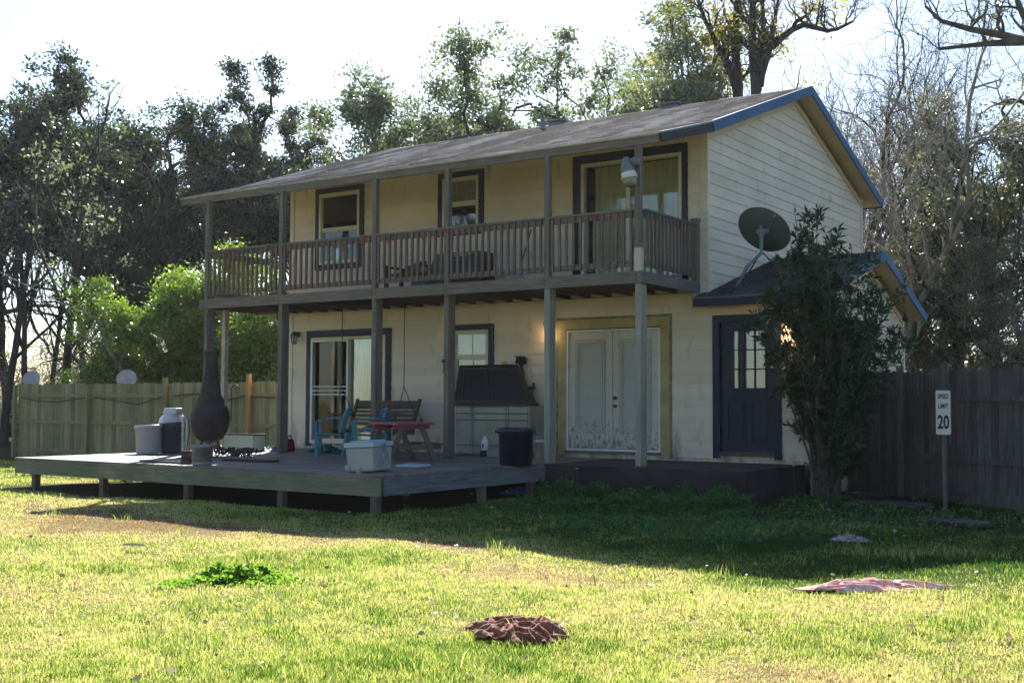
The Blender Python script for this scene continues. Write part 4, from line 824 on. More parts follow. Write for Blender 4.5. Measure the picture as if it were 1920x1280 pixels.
# mop, brush, bucket
b0 = PX(990, 800, 1, -.12); tp = PX(977, 676, 1, -.12); t = thing('mop', (b0.x, -.12, 0), 'black string mop stood upside down against the wall beside the storage box', 'mop'); mb = MB(); rr = random.Random(2)
for k in range(60): a = rr.uniform(0, 6.28); r = rr.uniform(.02, .13); mb.tube([tp+Vector((0, 0, -.12)), tp+Vector((r*.7*math.cos(a), r*.35*math.sin(a), .03+rr.uniform(-.03, .03))), tp+Vector((r*math.cos(a)+.01, r*.5*math.sin(a), .03+rr.uniform(-.10, .06)))], [.012, .02, .012], 5)
mb.build('mop_head', BLACKP, t); mb = MB(); mb.tube([tp+Vector((0, 0, -.1)), tp+Vector((.06, 0, -.25)), (tp.x+.10, -.2, 0)], [.03, .016, .014], 8); mb.build('handle', BLACKP, t)
a_ = PX(999, 727, 1, -.1); c_ = PX(993, 840, 1, -.25); t = thing('push_broom', (c_.x, c_.y, 0), 'broom with a blue handle leaning on the wall behind the navy bin', 'broom'); mb = MB(); mb.tube([a_, (c_.x, c_.y, .02)], .014, 8); mb.build('handle', mat('blue_handle', (.02, .07, .33), .4, .1), t); mb = MB(); mb.tbox(a_+Vector((-.08, -.02, .0)), (.26, .05, .05)); mb.tbox(a_+Vector((.02, -.01, .06)), (.03, .03, .06)); mb.build('head', BLACKP, t)
b = PX(1013, 858, 2, 0); t = thing('white_bucket', b, 'white bucket half behind the fifth porch post', 'bucket'); mb = MB(); mb.lathe([(.10, 0), (.135, .27), (.142, .27), (.142, .285), (.12, .285), (.09, .03), (.001, .03)], b, 24); mb.build('bucket_body', mat('cream_plastic', (.6, .56, .48), .5, .08), t, smooth=True)
e_ = PX(976, 708, 1, -.06); t = thing('long_brush', (b.x, b.y, .05), 'long grey handled brush standing in the white bucket', 'brush'); mb = MB(); mb.tube([e_, b+Vector((.0, .0, .12))], .011, 8); m_ = e_.lerp(b+Vector((0, 0, .12)), .66); mb.build('handle', GALV, t); mb = MB(); mb.tube([m_, e_.lerp(b+Vector((0, 0, .12)), .8)], .017, 8); mb.build('grip', mat('blue_handle2', (.02, .05, .2), .4, .1), t); mb = MB(); mb.tbox(b+Vector((0, 0, .27)), (.16, .05, .07)); mb.build('head', mat('brush_white', (.5, .55, .58), .6, .1), t)
# bin, jug, tub
b = P0(967, 872); t = thing('trash_bin', b, 'round navy plastic bin at the porch edge in front of the storage box', 'bin'); mb = MB(); mb.lathe([(.235, 0), (.24, .01), (.262, .48), (.275, .485), (.285, .50), (.285, .55), (.275, .56), (.262, .56), (.24, .03), (.001, .03)], b, 36); mb.build('bin_body', NAVYP, t, smooth=True)
mb = MB(); mb.lathe([(.287, .51), (.292, .515), (.292, .535), (.287, .54)], b, 36, caps=False); mb.tbox(b+Vector((-.29, -.05, .50)), (.03, .12, .05)); mb.build('rim', NAVYP, t)
b = PX(909, 840, 1, -.86); b.z = 0; t = thing('bleach_jug', b, 'white plastic jug with a handle standing on a small dark block', 'jug'); mb = MB(); mb.lathe([(.06, .11), (.068, .12), (.07, .2), (.068, .25), (.045, .31), (.02, .335), (.02, .36), (.001, .361)], b, 20, sy=.75); mb.tube([b+Vector((.05, 0, .29)), b+Vector((.065, -.02, .25)), b+Vector((.06, -.03, .19))], .013, 8); mb.build('jug_body', WHITEPL, t, smooth=True)
mb = MB(); mb.box(b.x-.02, b.x+.015, b.y-.056, b.y-.0525, .15, .22); mb.box(b.x-.055, b.x-.03, b.y-.04, b.y-.037, .14, .17); mb.build('jug_label', mat('label_blue', (.03, .06, .16), .5, .2), t)
b = b+Vector((0, 0, 0)); tag(MB().tbox(b+Vector((.005, 0, .055)), (.13, .11, .105)).build('dark_block', mat('maroon_block', (.03, .012, .014), .8, .2), None, bevel=.004), 'small dark maroon block under the white jug', 'block')
b = PX(928, 840, 1, -.80); b.z = 0; tag(MB().tbox(b+Vector((.02, .0, .055)), (.26, .2, .11), taper=1.08).build('plastic_tub', mat('pale_green_tub', (.25, .34, .30), .5, .1), None, bevel=.012), 'pale green tub between the white jug and the navy bin', 'tub')
b = PX(791, 790, 1, -.03); t = thing('hose_tap', b, 'brass garden tap on the wall right of the pink table', 'tap'); mb = MB(); mb.tube([(b.x, 0, b.z), (b.x, -.1, b.z), (b.x-.02, -.13, b.z-.06)], .016, 8); mb.build('tap_body', mat('old_brass', (.12, .09, .05), .5, .3, metal=.6), t); mb = MB(); mb.lathe([(.03, 0), (.035, .01), (.03, .02)], (b.x, -.06, b.z+.04), 10); mb.tube([(b.x, -.06, b.z), (b.x, -.06, b.z+.05)], .008, 6); mb.build('tap_handle', BLACKM, t)
b = PX(795, 845, 2, 0); cloth('yellow_bag', (b.x, -.5, 0), .13, .1, .24, mat('yellow_green_bag', (.22, .22, .05), .7, .3, 6), 'crumpled yellow green bag on the porch behind the pink table', 'bag', 31, folds=6, res=40)
b = PX(833, 677, 1, PY-.04); t = thing('wind_chime_hook', b, 'small rusty hook hanging on the fourth porch post', 'hook'); mb = MB(); mb.lathe([(.03, -.02), (.035, .0), (.02, .03)], b+Vector((0, -.02, 0)), 8); mb.tube([b+Vector((0, -.02, -.02)), b+Vector((.01, -.03, -.12)), b+Vector((.0, -.03, -.2))], .006, 6); mb.build('hook_body', IRON, t)
# low brick footing under the wall
# balcony objects
BZ = 2.935
def bp(px, py, y=-1.0): return PX(px, py, 1, y)
xA, xB = bp(738, 500).x, bp(803, 500).x; t = thing('slat_chair', ((xA+xB)/2, -1, BZ), 'dark low wooden chair behind the balcony railing', 'chair'); DKW = wood('dark_chair_wood', (.07, .05, .045), (.03, .025, .022), 'x')
mb = MB(); mb.box(xA+.05, xB-.05, -1.25, -.8, BZ+.3, BZ+.34); mb.build('seat', DKW, t)
mb = MB(); n = 9
for i in range(n): f = i/(n-1); x = xA+.04+(xB-xA-.08)*f; mb.beam((x, -.82, BZ+.3), (x, -.68, BZ+.50+.1*math.sin(f*math.pi)), .06, .02, up=(0, 1, 0))
mb.build('backrest', DKW, t)
for x in (xA+.04, xB-.04):
    mb = MB(); mb.box(x-.03, x+.03, -1.28, -1.22, BZ, BZ+.45); mb.build('leg', DKW, t); mb = MB(); mb.box(x-.03, x+.03, -.85, -.79, BZ, BZ+.45); mb.build('leg', DKW, t); mb = MB(); mb.box(x-.045, x+.045, -1.32, -.75, BZ+.45, BZ+.48); mb.build('armrest', DKW, t)
xA, xB = bp(806, 500).x, bp(906, 500).x; t = thing('grill_cart', ((xA+xB)/2, -.9, BZ), 'black hooded grill cart with a chrome edge behind the balcony railing', 'grill')
mb = MB(); mb.add([(xA, -1.1, BZ+.12), (xB, -1.1, BZ+.12), (xB, -.6, BZ+.12), (xA, -.6, BZ+.12), (xA+.13, -1.05, BZ+.66), (xB-.03, -1.05, BZ+.66), (xB-.03, -.62, BZ+.66), (xA+.13, -.62, BZ+.66)], [(0, 3, 2, 1), (4, 5, 6, 7), (0, 1, 5, 4), (1, 2, 6, 5), (2, 3, 7, 6), (3, 0, 4, 7)]); mb.build('hood', BLACKP, t, bevel=.02)
mb = MB(); mb.box(xA+.15, xB-.04, -1.065, -1.055, BZ+.61, BZ+.63); mb.tube([(xA+.2, -1.1, BZ+.5), (xB-.2, -1.1, BZ+.5)], .012, 8); mb.build('chrome_edge', mat('chrome', (.5, .5, .5), .2, .05, metal=1), t)
for x in (xA+.06, xB-.06):
    for y in (-1.05, -.65): mb = MB(); mb.box(x-.02, x+.02, y-.02, y+.02, BZ, BZ+.12); mb.build('leg', BLACKM, t)
c_ = bp(862, 478, -1.12); cloth('white_glove', (c_.x, -1.09, c_.z-.03), .13, .04, .09, mat('pale_rag', (.45, .42, .40), .8, .1), 'pale rag on the front of the black grill cart', 'rag', 5, folds=5, res=30)
a_, b_ = bp(996, 430, -.25), bp(972, 498, -.45); t = thing('balcony_broom', (b_.x, -.45, BZ), 'black handled broom leaning on the upstairs wall', 'broom'); mb = MB(); mb.tube([a_, (b_.x-.03, -.45, BZ+.2)], .014, 8); mb.build('handle', BLACKP, t); mb = MB(); mb.tbox((b_.x-.04, -.46, BZ+.1), (.26, .05, .2), taper=.6); mb.build('bristles', mat('bristle_grey', (.16, .17, .18), .9, .2), t)
b = bp(968, 520); cloth('white_plastic_bag', (b.x, -1.1, BZ), .30, .2, .26, mat('bag_blue_white', (.42, .48, .56), .5, .15), 'white plastic bag slumped on the balcony floor', 'bag', 14, folds=7, res=44)
b = bp(792, 535, -1.5); tag(MB().tbox((b.x, -1.5, BZ+.075), (.34, .2, .15), taper=1.1).build('teal_tub', mat('teal_tub', (.03, .16, .18), .5, .1), None, bevel=.01), 'small teal tub on the balcony floor by the fourth post', 'tub')
b = bp(525, 549, -1.5); tag(MB().tbox((b.x, -1.55, BZ+.05), (.3, .2, .09)).build('blue_crate', mat('blue_crate', (.02, .05, .12), .5, .2), None, bevel=.008), 'small dark blue box at the left end of the balcony', 'box')
b = bp(545, 547, -1.4); tag(MB().tbox((b.x+.05, -1.2, BZ+.04), (.34, .3, .07)).build('orange_cushion', mat('orange_cushion', (.55, .26, .14), .8, .15), None, bevel=.02), 'flat orange cushion on the balcony floor behind the second post', 'cushion')
REDF = mat('red_petals', (.5, .05, .035), .6, .3, 20); PINKF = mat('pink_petals', (.5, .03, .12), .6, .3, 20)
def flower(p, mt, label, grp='faded paper flowers on the balcony railing'):
    mb = MB(); rr = random.Random(int(p.x*1000))
    for k in range(9): a = k*.7+rr.random(); q = p+Vector((.022*math.cos(a), -.008*rr.random(), .022*math.sin(a))); mb.lathe([(.004, -.006), (.018, 0), (.004, .006)], q, 6, mtx(rr.random()*3, rr.random()*3))
    o = mb.build('paper_flower', mt, smooth=True); tag(o, label, 'flower', grp)
for i, (px, py, y, mt) in enumerate(((425, 471, PY-.08, REDF), (503, 460, PY-.08, REDF), (540, 473, PY-.08, REDF), (682, 442, PY-.08, REDF), (632, 463, PY-.07, REDF), (728, 452, PY-.07, REDF), (794, 446, PY-.07, REDF), (836, 434, PY-.08, REDF), (1114, 409, PY-.07, PINKF), (1187, 386, PY-.08, REDF), (511, 499, PY-.06, PINKF))):
    flower(PX(px, py, 1, y), mt, 'faded red paper flower tied to the front balcony rail' if mt == REDF else ('bright pink paper flower near the right porch post' if px > 900 else 'bright pink paper flower near the second porch post'))
p = PX(1272, 427, 0, -.1); flower(p, REDF, 'faded red paper flower on the short right side railing')
# ================================================================== GROUND
def gz(x, y):
    x = np.asarray(x, float); y = np.asarray(y, float)
    return G+.018*np.sin(x*1.3+.7*y)+.014*np.sin(y*2.1-x*.6+1)+.010*np.sin(3.7*x+2.9*y)
def patch(x, y):
    return np.sin(x*.9+1.3)*np.sin(y*1.1-.4)+.6*np.sin(x*2.3-y*1.7+2)+.5*np.sin(x*4.1+y*3.3)*np.sin(y*5.2-x)+.3*np.sin(7*x+1)*np.sin(8*y)
def dead(x, y):   # brownish dry spots of the lawn
    s = 0
    for cx, cy, rx, ry, a in ((-3.6, -9.2, 1.6, .9, 1.), (-2.2, -8.7, 2.6, .7, .9), (1.4, -8.4, .8, .5, .8), (2.6, -9.6, .7, .35, .6), (5.6, -11.7, .5, .4, .9), (-5.5, -8, 2, .8, .6), (-.4, -8.2, 3, .6, .7), (3.0, -9.3, 1.2, .3, .5), (6.0, -9.4, .8, .8, .4)):
        s = s+a*np.exp(-(((x-cx)/rx)**2+((y-cy)/ry)**2))
    return s
gm, ntg, gb = newmat('lawn_soil'); L = ntg.links; tc = ntg.nodes.new('ShaderNodeTexCoord')
n1 = ntg.nodes.new('ShaderNodeTexNoise'); n1.inputs['Scale'].default_value = .35; n1.inputs['Detail'].default_value = 10; n1.inputs['Roughness'].default_value = .7; L.new(tc.outputs['Object'], n1.inputs['Vector'])
n2 = ntg.nodes.new('ShaderNodeTexNoise'); n2.inputs['Scale'].default_value = 24; n2.inputs['Detail'].default_value = 6; L.new(tc.outputs['Object'], n2.inputs['Vector'])
r1 = ramp(ntg, [(.3, (.20, .165, .09)), (.5, (.19, .185, .07)), (.7, (.17, .19, .06))]); L.new(n1.outputs[0], r1.inputs[0])
r2 = ramp(ntg, [(.3, (.35, .33, .3)), (.7, (1.25, 1.2, 1.1))]); L.new(n2.outputs[0], r2.inputs[0])
mx = ntg.nodes.new('ShaderNodeMixRGB'); mx.blend_type = 'MULTIPLY'; mx.inputs[0].default_value = 1; L.new(r1.outputs[0], mx.inputs[1]); L.new(r2.outputs[0], mx.inputs[2]); sxy = ntg.nodes.new('ShaderNodeSeparateXYZ'); L.new(tc.outputs['Object'], sxy.inputs[0]); shade_y = ntg.nodes.new('ShaderNodeMapRange'); shade_y.inputs[1].default_value = -9.2; shade_y.inputs[2].default_value = -7.6; L.new(sxy.outputs['Y'], shade_y.inputs[0])
shade_mix = ntg.nodes.new('ShaderNodeMixRGB'); shade_mix.blend_type = 'MULTIPLY'; shade_mix.inputs[2].default_value = (.28, .30, .28, 1); L.new(shade_y.outputs[0], shade_mix.inputs[0]); L.new(mx.outputs[0], shade_mix.inputs[1]); L.new(shade_mix.outputs[0], gb.inputs['Base Color']); gb.inputs['Roughness'].default_value = .95; gb.inputs['Specular IOR Level'].default_value = .1  # soil colour darkened toward the house to deepen the shade there
bp_ = ntg.nodes.new('ShaderNodeBump'); bp_.inputs['Distance'].default_value = .03; L.new(n2.outputs[0], bp_.inputs['Height']); L.new(bp_.outputs[0], gb.inputs['Normal'])
# one sheet to the horizon: fine near the camera, coarse far away
def axis_(lo, hi, c0, c1, step):
    a = list(np.arange(c0, c1+1e-6, step)); b = [c0]; s = step
    while b[-1] > lo: s *= 1.35; b.append(b[-1]-s)
    e = [a[-1]]; s = step
    while e[-1] < hi: s *= 1.35; e.append(e[-1]+s)
    return np.array(b[:0:-1]+a+e[1:])
gx, gy = axis_(-900, 900, -20, 16, .3), axis_(-400, 1200, -20, 8, .3)
U, V_ = np.meshgrid(gx, gy); fade = np.exp(-np.maximum(0, np.maximum(abs(U)-20, abs(V_)-18))/5)
Zg = G+(gz(U, V_)-G)*fade; idx = np.arange(U.size).reshape(U.shape)
qd = np.stack([idx[:-1, :-1], idx[:-1, 1:], idx[1:, 1:], idx[1:, :-1]], -1).reshape(-1, 4)
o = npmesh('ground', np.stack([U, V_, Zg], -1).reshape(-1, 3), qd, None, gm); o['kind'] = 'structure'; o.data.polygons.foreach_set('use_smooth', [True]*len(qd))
rg = np.random.default_rng(11)
def inlawn(x, y):
    ok = ~((x > -9.8) & (x < -1.65) & (y > -6.25) & (y < .1)) & ~((x > -1.8) & (x < 1.66) & (y > -2.34)) & ~((x > -9.5) & (x < 1.75) & (y > -.2) & (y < 8.3))
    fl = FA.y+(x-FA.x)*(FB.y-FA.y)/(FB.x-FA.x)
    return ok & ~((x > 1.6) & (y > fl-.05))
def blades(name, x, y, hgt, wid, tone, mat_, bend=.5, z=None):
    n = len(x); az = rg.uniform(0, 2*np.pi, n); la = rg.uniform(0, 2*np.pi, n); bd = rg.uniform(.1, 1, n)*bend*hgt
    z0 = gz(x, y)-.004 if z is None else z; dx, dy = np.cos(az)*wid/2, np.sin(az)*wid/2; lx, ly = np.cos(la)*bd, np.sin(la)*bd
    v = np.empty((n, 5, 3)); v[:, 0] = np.stack([x-dx, y-dy, z0], -1); v[:, 1] = np.stack([x+dx, y+dy, z0], -1)
    v[:, 2] = np.stack([x+dx*.8+lx*.35, y+dy*.8+ly*.35, z0+hgt*.6], -1); v[:, 3] = np.stack([x-dx*.8+lx*.35, y-dy*.8+ly*.35, z0+hgt*.6], -1)
    v[:, 4] = np.stack([x+lx, y+ly, z0+hgt*np.sqrt(np.maximum(.05, 1-(bd/hgt)**2*.6))], -1)
    b = (np.arange(n)*5)[:, None]
    f = np.concatenate([b+np.array([0, 1, 2]), b+np.array([0, 2, 3]), b+np.array([3, 2, 4])], 0)
    return npmesh(name, v.reshape(-1, 3), f, np.tile(tone, 3), mat_)
def grass_mat(name, stops, trans, tcol):
    m, nt, b = newmat(name); L = nt.links; out = nt.nodes['Material Output']; at = nt.nodes.new('ShaderNodeAttribute'); at.attribute_name = 'tone'
    r = ramp(nt, stops); L.new(at.outputs['Fac'], r.inputs[0]); L.new(r.outputs[0], b.inputs['Base Color']); b.inputs['Roughness'].default_value = .45; b.inputs['Specular IOR Level'].default_value = .45
    t = nt.nodes.new('ShaderNodeBsdfTranslucent'); mm = nt.nodes.new('ShaderNodeMixRGB'); mm.blend_type = 'MULTIPLY'; mm.inputs[0].default_value = 1; mm.inputs[2].default_value = (*tcol, 1)
    L.new(r.outputs[0], mm.inputs[1]); L.new(mm.outputs[0], t.inputs[0]); mx = nt.nodes.new('ShaderNodeMixShader'); mx.inputs[0].default_value = trans; L.new(b.outputs[0], mx.inputs[1]); L.new(t.outputs[0], mx.inputs[2]); L.new(mx.outputs[0], out.inputs[0]); return m
GRASS = grass_mat('grass_blades', [(0, (.20, .11, .07)), (.18, (.42, .31, .20)), (.38, (.55, .50, .28)), (.54, (.42, .44, .16)), (.74, (.20, .31, .05)), (.86, (.075, .15, .025)), (1, (.03, .085, .016))], .5, (1.35, 1.3, .95))
N = 1000000
r_ = (rg.random(N)**1.35)*25+5.2; an = rg.uniform(-.62, .62, N); fx, fy = -math.sin(YAW), math.cos(YAW)
bx = CAM[0]+r_*(fx*np.cos(an)+math.cos(YAW)*np.sin(an)); by = CAM[1]+r_*(fy*np.cos(an)+math.sin(YAW)*np.sin(an))
k = inlawn(bx, by); bx, by, r_ = bx[k], by[k], r_[k]
pt_ = patch(bx, by); dd = dead(bx, by)
bare = (bx > 1.2) & (by > -3.9+.25*np.sin(bx*3)) & (by > -3.6-(bx-1.5)*.7)
k = ~(bare & (rg.random(len(bx)) < .8)); bx, by, r_, pt_, dd = bx[k], by[k], r_[k], pt_[k], dd[k]
tone = np.clip(.60+.11*pt_-.42*dd+.10*np.sin(bx*9.1+2*np.sin(by*7))*np.sin(by*8.3+1.5*np.sin(bx*6))+rg.normal(0, .14, len(bx)), .02, .98)
cl_n = np.abs(np.sin(bx*9.1+2*np.sin(by*7))*np.sin(by*8.3+1.5*np.sin(bx*6)))
hg = (.013+.026*rg.random(len(bx))**1.5+.032*cl_n**2*rg.random(len(bx))+.012*np.clip(pt_, 0, 2))*(1-.45*np.clip(dd, 0, 1))
shade_green = 1/(1+np.exp(-(by+8.3+.35*np.sin(bx*1.7)+.3*np.sin(by*5+bx*3))*2.2))*(1/(1+np.exp(-(bx+1.8)*1.6)))  # greener grass near the house, its tone also deepening the house shadow
tone = np.clip(tone+.34*shade_green, .02, 1.0)
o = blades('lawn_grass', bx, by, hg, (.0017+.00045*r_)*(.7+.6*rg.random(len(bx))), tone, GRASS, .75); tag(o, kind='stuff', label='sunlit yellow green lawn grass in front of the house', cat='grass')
# taller tufts
tx, ty = [], []
for k in range(150):
    r = 5.5+20*rg.random()**1.2; a = rg.uniform(-.46, .46); x = CAM[0]+r*(fx*math.cos(a)+math.cos(YAW)*math.sin(a)); y = CAM[1]+r*(fy*math.cos(a)+math.sin(YAW)*math.sin(a))
    m_ = int(rg.integers(8, 34)); s = rg.uniform(.03, .10); tx += list(rg.normal(x, s, m_)); ty += list(rg.normal(y, s, m_))
for cx, cy in ((PX(1750+q*22, 1046+rg.uniform(-6, 4), 2, G).x, PX(1750+q*22, 1046, 2, G).y) for q in range(-8, 8)):
    tx += list(rg.normal(cx, .08, 22)); ty += list(rg.normal(cy, .07, 22))
tx, ty = np.array(tx), np.array(ty); k = inlawn(tx, ty); tx, ty = tx[k], ty[k]
o = blades('grass_tufts', tx, ty, rg.uniform(.06, .15, len(tx)), rg.uniform(.005, .009, len(tx)), np.clip(rg.normal(.68, .15, len(tx)), 0, 1), GRASS, .8); tag(o, kind='stuff', label='taller loose grass tufts standing out of the lawn', cat='grass')
# ------------------------------------------------------------------ leaves and trees
def rdirs(n, up=0.0, rng_=rg):
    v = rng_.normal(size=(n, 3)); v[:, 2] += up; return v/np.linalg.norm(v, axis=1)[:, None]
def leafmesh(c, size, name, mat_, parent, droop=0.0, width=.45, tone=None, axis=None, rng_=rg):
    """one rhombus leaf per row of c"""
    n = len(c); a = rdirs(n, .1, rng_) if axis is None else axis; b = np.cross(a, rdirs(n, 0, rng_)); b /= np.linalg.norm(b, axis=1)[:, None]+1e-9
    s = (size*rng_.uniform(.65, 1.3, n))[:, None]; up = np.cross(a, b)
    v = np.empty((n, 4, 3)); v[:, 0] = c; v[:, 1] = c+a*s*.5+b*s*width*.5+up*s*.06; v[:, 2] = c+a*s; v[:, 3] = c+a*s*.5-b*s*width*.5+up*s*.06
    v[:, 2, 2] -= droop*size
    q = (np.arange(n)*4)[:, None]+np.arange(4)
    if tone is None: tone = rng_.random(n)
    return npmesh(name, v.reshape(-1, 3), q, tone, mat_, parent)
def skeleton(seed, H, lean=(0, 0), trunk=.35, r0=.2, kids=(5, 4, 4), ang=(.5, .9), ratio=.62, gn=.16, up=.10, limbs=None, lvmax=3):
    rn = np.random.default_rng(seed); br, tips = [], []
    def grow(p, d, L, r, lv):
        n = 7 if lv < 2 else 5; pts, rad = [p], [r]; q = p.copy(); dd = d.copy(); r1 = r*(.55 if lv else .6)
        for i in range(n):
            dd = dd+rn.normal(size=3)*gn*(1+.3*lv if lv else .5); dd[2] += up*(1 if lv else .3); dd /= np.linalg.norm(dd); q = q+dd*L/n; pts.append(q); rad.append(r+(r1-r)*(i+1)/n)
        br.append((np.array(pts), np.array(rad), lv))
        if lv >= lvmax: tips.extend(pts[2:]); return
        if lv == lvmax-1: tips.extend(pts[3:])
        nk = kids[lv]; az = rn.uniform(0, 6.28)
        for k in range(nk):
            t = (trunk if lv == 0 else .25)+(1-(trunk if lv == 0 else .25))*(k+rn.random()*.8)/nk; f = min(n-1e-3, t*n); i = int(f); c = pts[i]+(pts[i+1]-pts[i])*(f-i)
            loc = pts[i+1]-pts[i]; loc = loc/np.linalg.norm(loc); az += 2.4+rn.normal()*.4; o = np.cross(loc, [math.cos(az), math.sin(az), .3]); o /= np.linalg.norm(o); th = rn.uniform(*ang)
            nd = loc*math.cos(th)+o*math.sin(th); rl = rad[i]*rn.uniform(.45, .7)
            grow(c, nd, L*ratio*rn.uniform(.75, 1.2)*(1.1-.35*t if lv == 0 else 1), rl, lv+1)
        grow(pts[-1], dd, L*ratio*.9, r1, lv+1)
    d0 = np.array([lean[0], lean[1], 1.]); d0 /= np.linalg.norm(d0)
    grow(np.array([0, 0, -.2]), d0, H*.62, r0, 0)
    for pts, rad in limbs or []:
        br.append((np.array(pts, float), np.array(rad, float), 0))
        for k in range(2, len(pts)):
            for j in range(2):
                nd = rn.normal(size=3); nd[2] = abs(nd[2])+.6; nd /= np.linalg.norm(nd); grow(np.array(pts[k], float), nd, H*.16, rad[k]*.5, 1)
    return br, np.array(tips)
def twigmesh(br, name, mat_, parent, minr=.006):
    V, Q = [], []; off = 0
    for pts, rad, lv in br:
        n = (9, 6, 4, 3, 3)[min(lv, 4)]; rad = np.maximum(rad, minr); d = np.gradient(pts, axis=0); d /= np.linalg.norm(d, axis=1)[:, None]+1e-9
        ref = np.array([1., .2, .1]) if abs(d[0][0]) < .8 else np.array([0, 1., .1]); u = np.cross(d, ref); u /= np.linalg.norm(u, axis=1)[:, None]+1e-9; v = np.cross(d, u)
        a = np.arange(n)*2*np.pi/n; ring_ = pts[:, None]+(u[:, None]*np.cos(a)[None, :, None]+v[:, None]*np.sin(a)[None, :, None])*rad[:, None, None]
        if lv == 0: ring_[0] += (ring_[0]-pts[0])*.45
        V.append(ring_.reshape(-1, 3)); k = len(pts); i = np.arange(k-1)[:, None]*n; j = np.arange(n)[None]; j2 = (j+1) % n
        Q.append((np.stack([i+j, i+j2, i+n+j2, i+n+j], -1)+off).reshape(-1, 4)); off += k*n
    return npmesh(name, np.concatenate(V), np.concatenate(Q), None, mat_, parent)
def tree(name, label, seed, H, bark, leaf, nclump, per, crad, lsize, group=None, cat='tree', zmin=.25, minr=.006, width=.5, crownname='crown', **kw):
    """a tree at the origin: trunk with limbs, and a crown of leaf clumps round its twigs"""
    root = thing(name, (0, 0, 0), label, cat, group); br, tips = skeleton(seed, H, **kw); rn = np.random.default_rng(seed+99)
    sc_ = H/max(tips[:, 2].max(), 1e-3); br = [(p*[1, 1, 1]*np.array([sc_*.9, sc_*.9, sc_]) if 1 else p, r, l) for p, r, l in br]; tips = tips*[sc_*.9, sc_*.9, sc_]
    twigmesh(br, 'trunk', bark, root, minr)
    if nclump:
        tp = tips[tips[:, 2] > zmin*H]; c = tp[rn.integers(0, len(tp), nclump)]; rr_ = crad*rn.uniform(.5, 1.3, nclump)
        pts = np.repeat(c, per, 0)+rn.normal(size=(nclump*per, 3))*np.repeat(rr_, per)[:, None]*[.6, .6, .42]
        ct = np.repeat(rn.normal(.5, .2, nclump), per); tone = np.clip(ct+rn.normal(0, .18, nclump*per), 0, 1)
        leafmesh(pts, lsize, crownname, leaf, root, width=width, tone=tone, rng_=rn)
    return root
def place(o, px, depth, rz=0, s=1, label=None, first=False):
    p = DP(px, 755, depth); t = o if first else copy_tree(o); t.location = (p.x, p.y, G); t.rotation_euler = (0, 0, rz); t.scale = (s, s, s)
    if label: t['label'] = label
    return t
def Hof(ytop, depth): return (755-ytop)/F*depth+1.43
LOAK = leaf_mat('dark_oak_leaves', (.08, .10, .045), (.016, .028, .018), .2, .2, 1.0, (1.5, 1.7, .7))
LPALE = leaf_mat('hazed_grey_leaves', (.23, .26, .18), (.09, .12, .085), .4, .4, .5, (1.35, 1.45, .9))  # grey green leaves, brightened to carry haze and flare on far crowns
LYEL = leaf_mat('yellow_leaves', (.34, .30, .06), (.12, .15, .04), .5, .45, .4, (1.5, 1.4, .5))
LHOL = leaf_mat('bright_bush_leaves', (.24, .34, .07), (.045, .085, .028), .45, .22, .9, (1.5, 1.6, .6))
LSHR = leaf_mat('dark_shrub_leaves', (.03, .075, .03), (.010, .028, .016), .25, .35, .5, (1.5, 2, .6))
LWEED = leaf_mat('weed_leaves', (.09, .20, .05), (.03, .09, .03), .35, .4, .5, (1.6, 1.9, .5))
GO = 'dark evergreen trees left of the house'
oakA = tree('evergreen_oak', 'x', 1, Hof(90, 50), BARKD, LOAK, 440, 105, .46, .17, GO, r0=.26, kids=(6, 4, 2), trunk=.5, ang=(.45, .95), gn=.19, zmin=.50)
oakB = tree('evergreen_oak', 'x', 2, Hof(150, 49), BARKD, LOAK, 390, 105, .46, .17, GO, r0=.26, kids=(6, 4, 2), trunk=.5, ang=(.6, 1.15), gn=.24, zmin=.52, up=.05)
oakC = tree('evergreen_oak', 'x', 3, Hof(190, 48), BARKD, LOAK, 360, 105, .46, .17, GO, r0=.28, kids=(5, 4, 2), trunk=.5, ang=(.7, 1.2), gn=.24, zmin=.52, up=.05)
place(oakA, 470, 50, .4, 1, 'tallest dark evergreen, its crown just above the left end of the roof', True)
place(oakB, 350, 50, 1.1, 1.04, 'dark evergreen with a pointed crown behind the green bush', True)
place(oakC, 20, 48, .3, 1.03, 'dark spreading oak at the left edge of the photo', True)
place(oakB, 235, 51, 2.9, 1.0, 'dark evergreen between the left edge oak and the pointed evergreen')
place(oakC, 130, 52, 2.2, 1.05, 'low dark evergreen right of the left edge oak')
place(oakA, 565, 55, 3.3, .93, 'dark evergreen directly behind the left roof corner')
place(oakB, -80, 50, 4.0, 1.0, 'dark evergreen cut by the left edge of the photo')
place(oakC, 412, 53, 5.2, 1.0, 'dark evergreen just left of the tallest one')
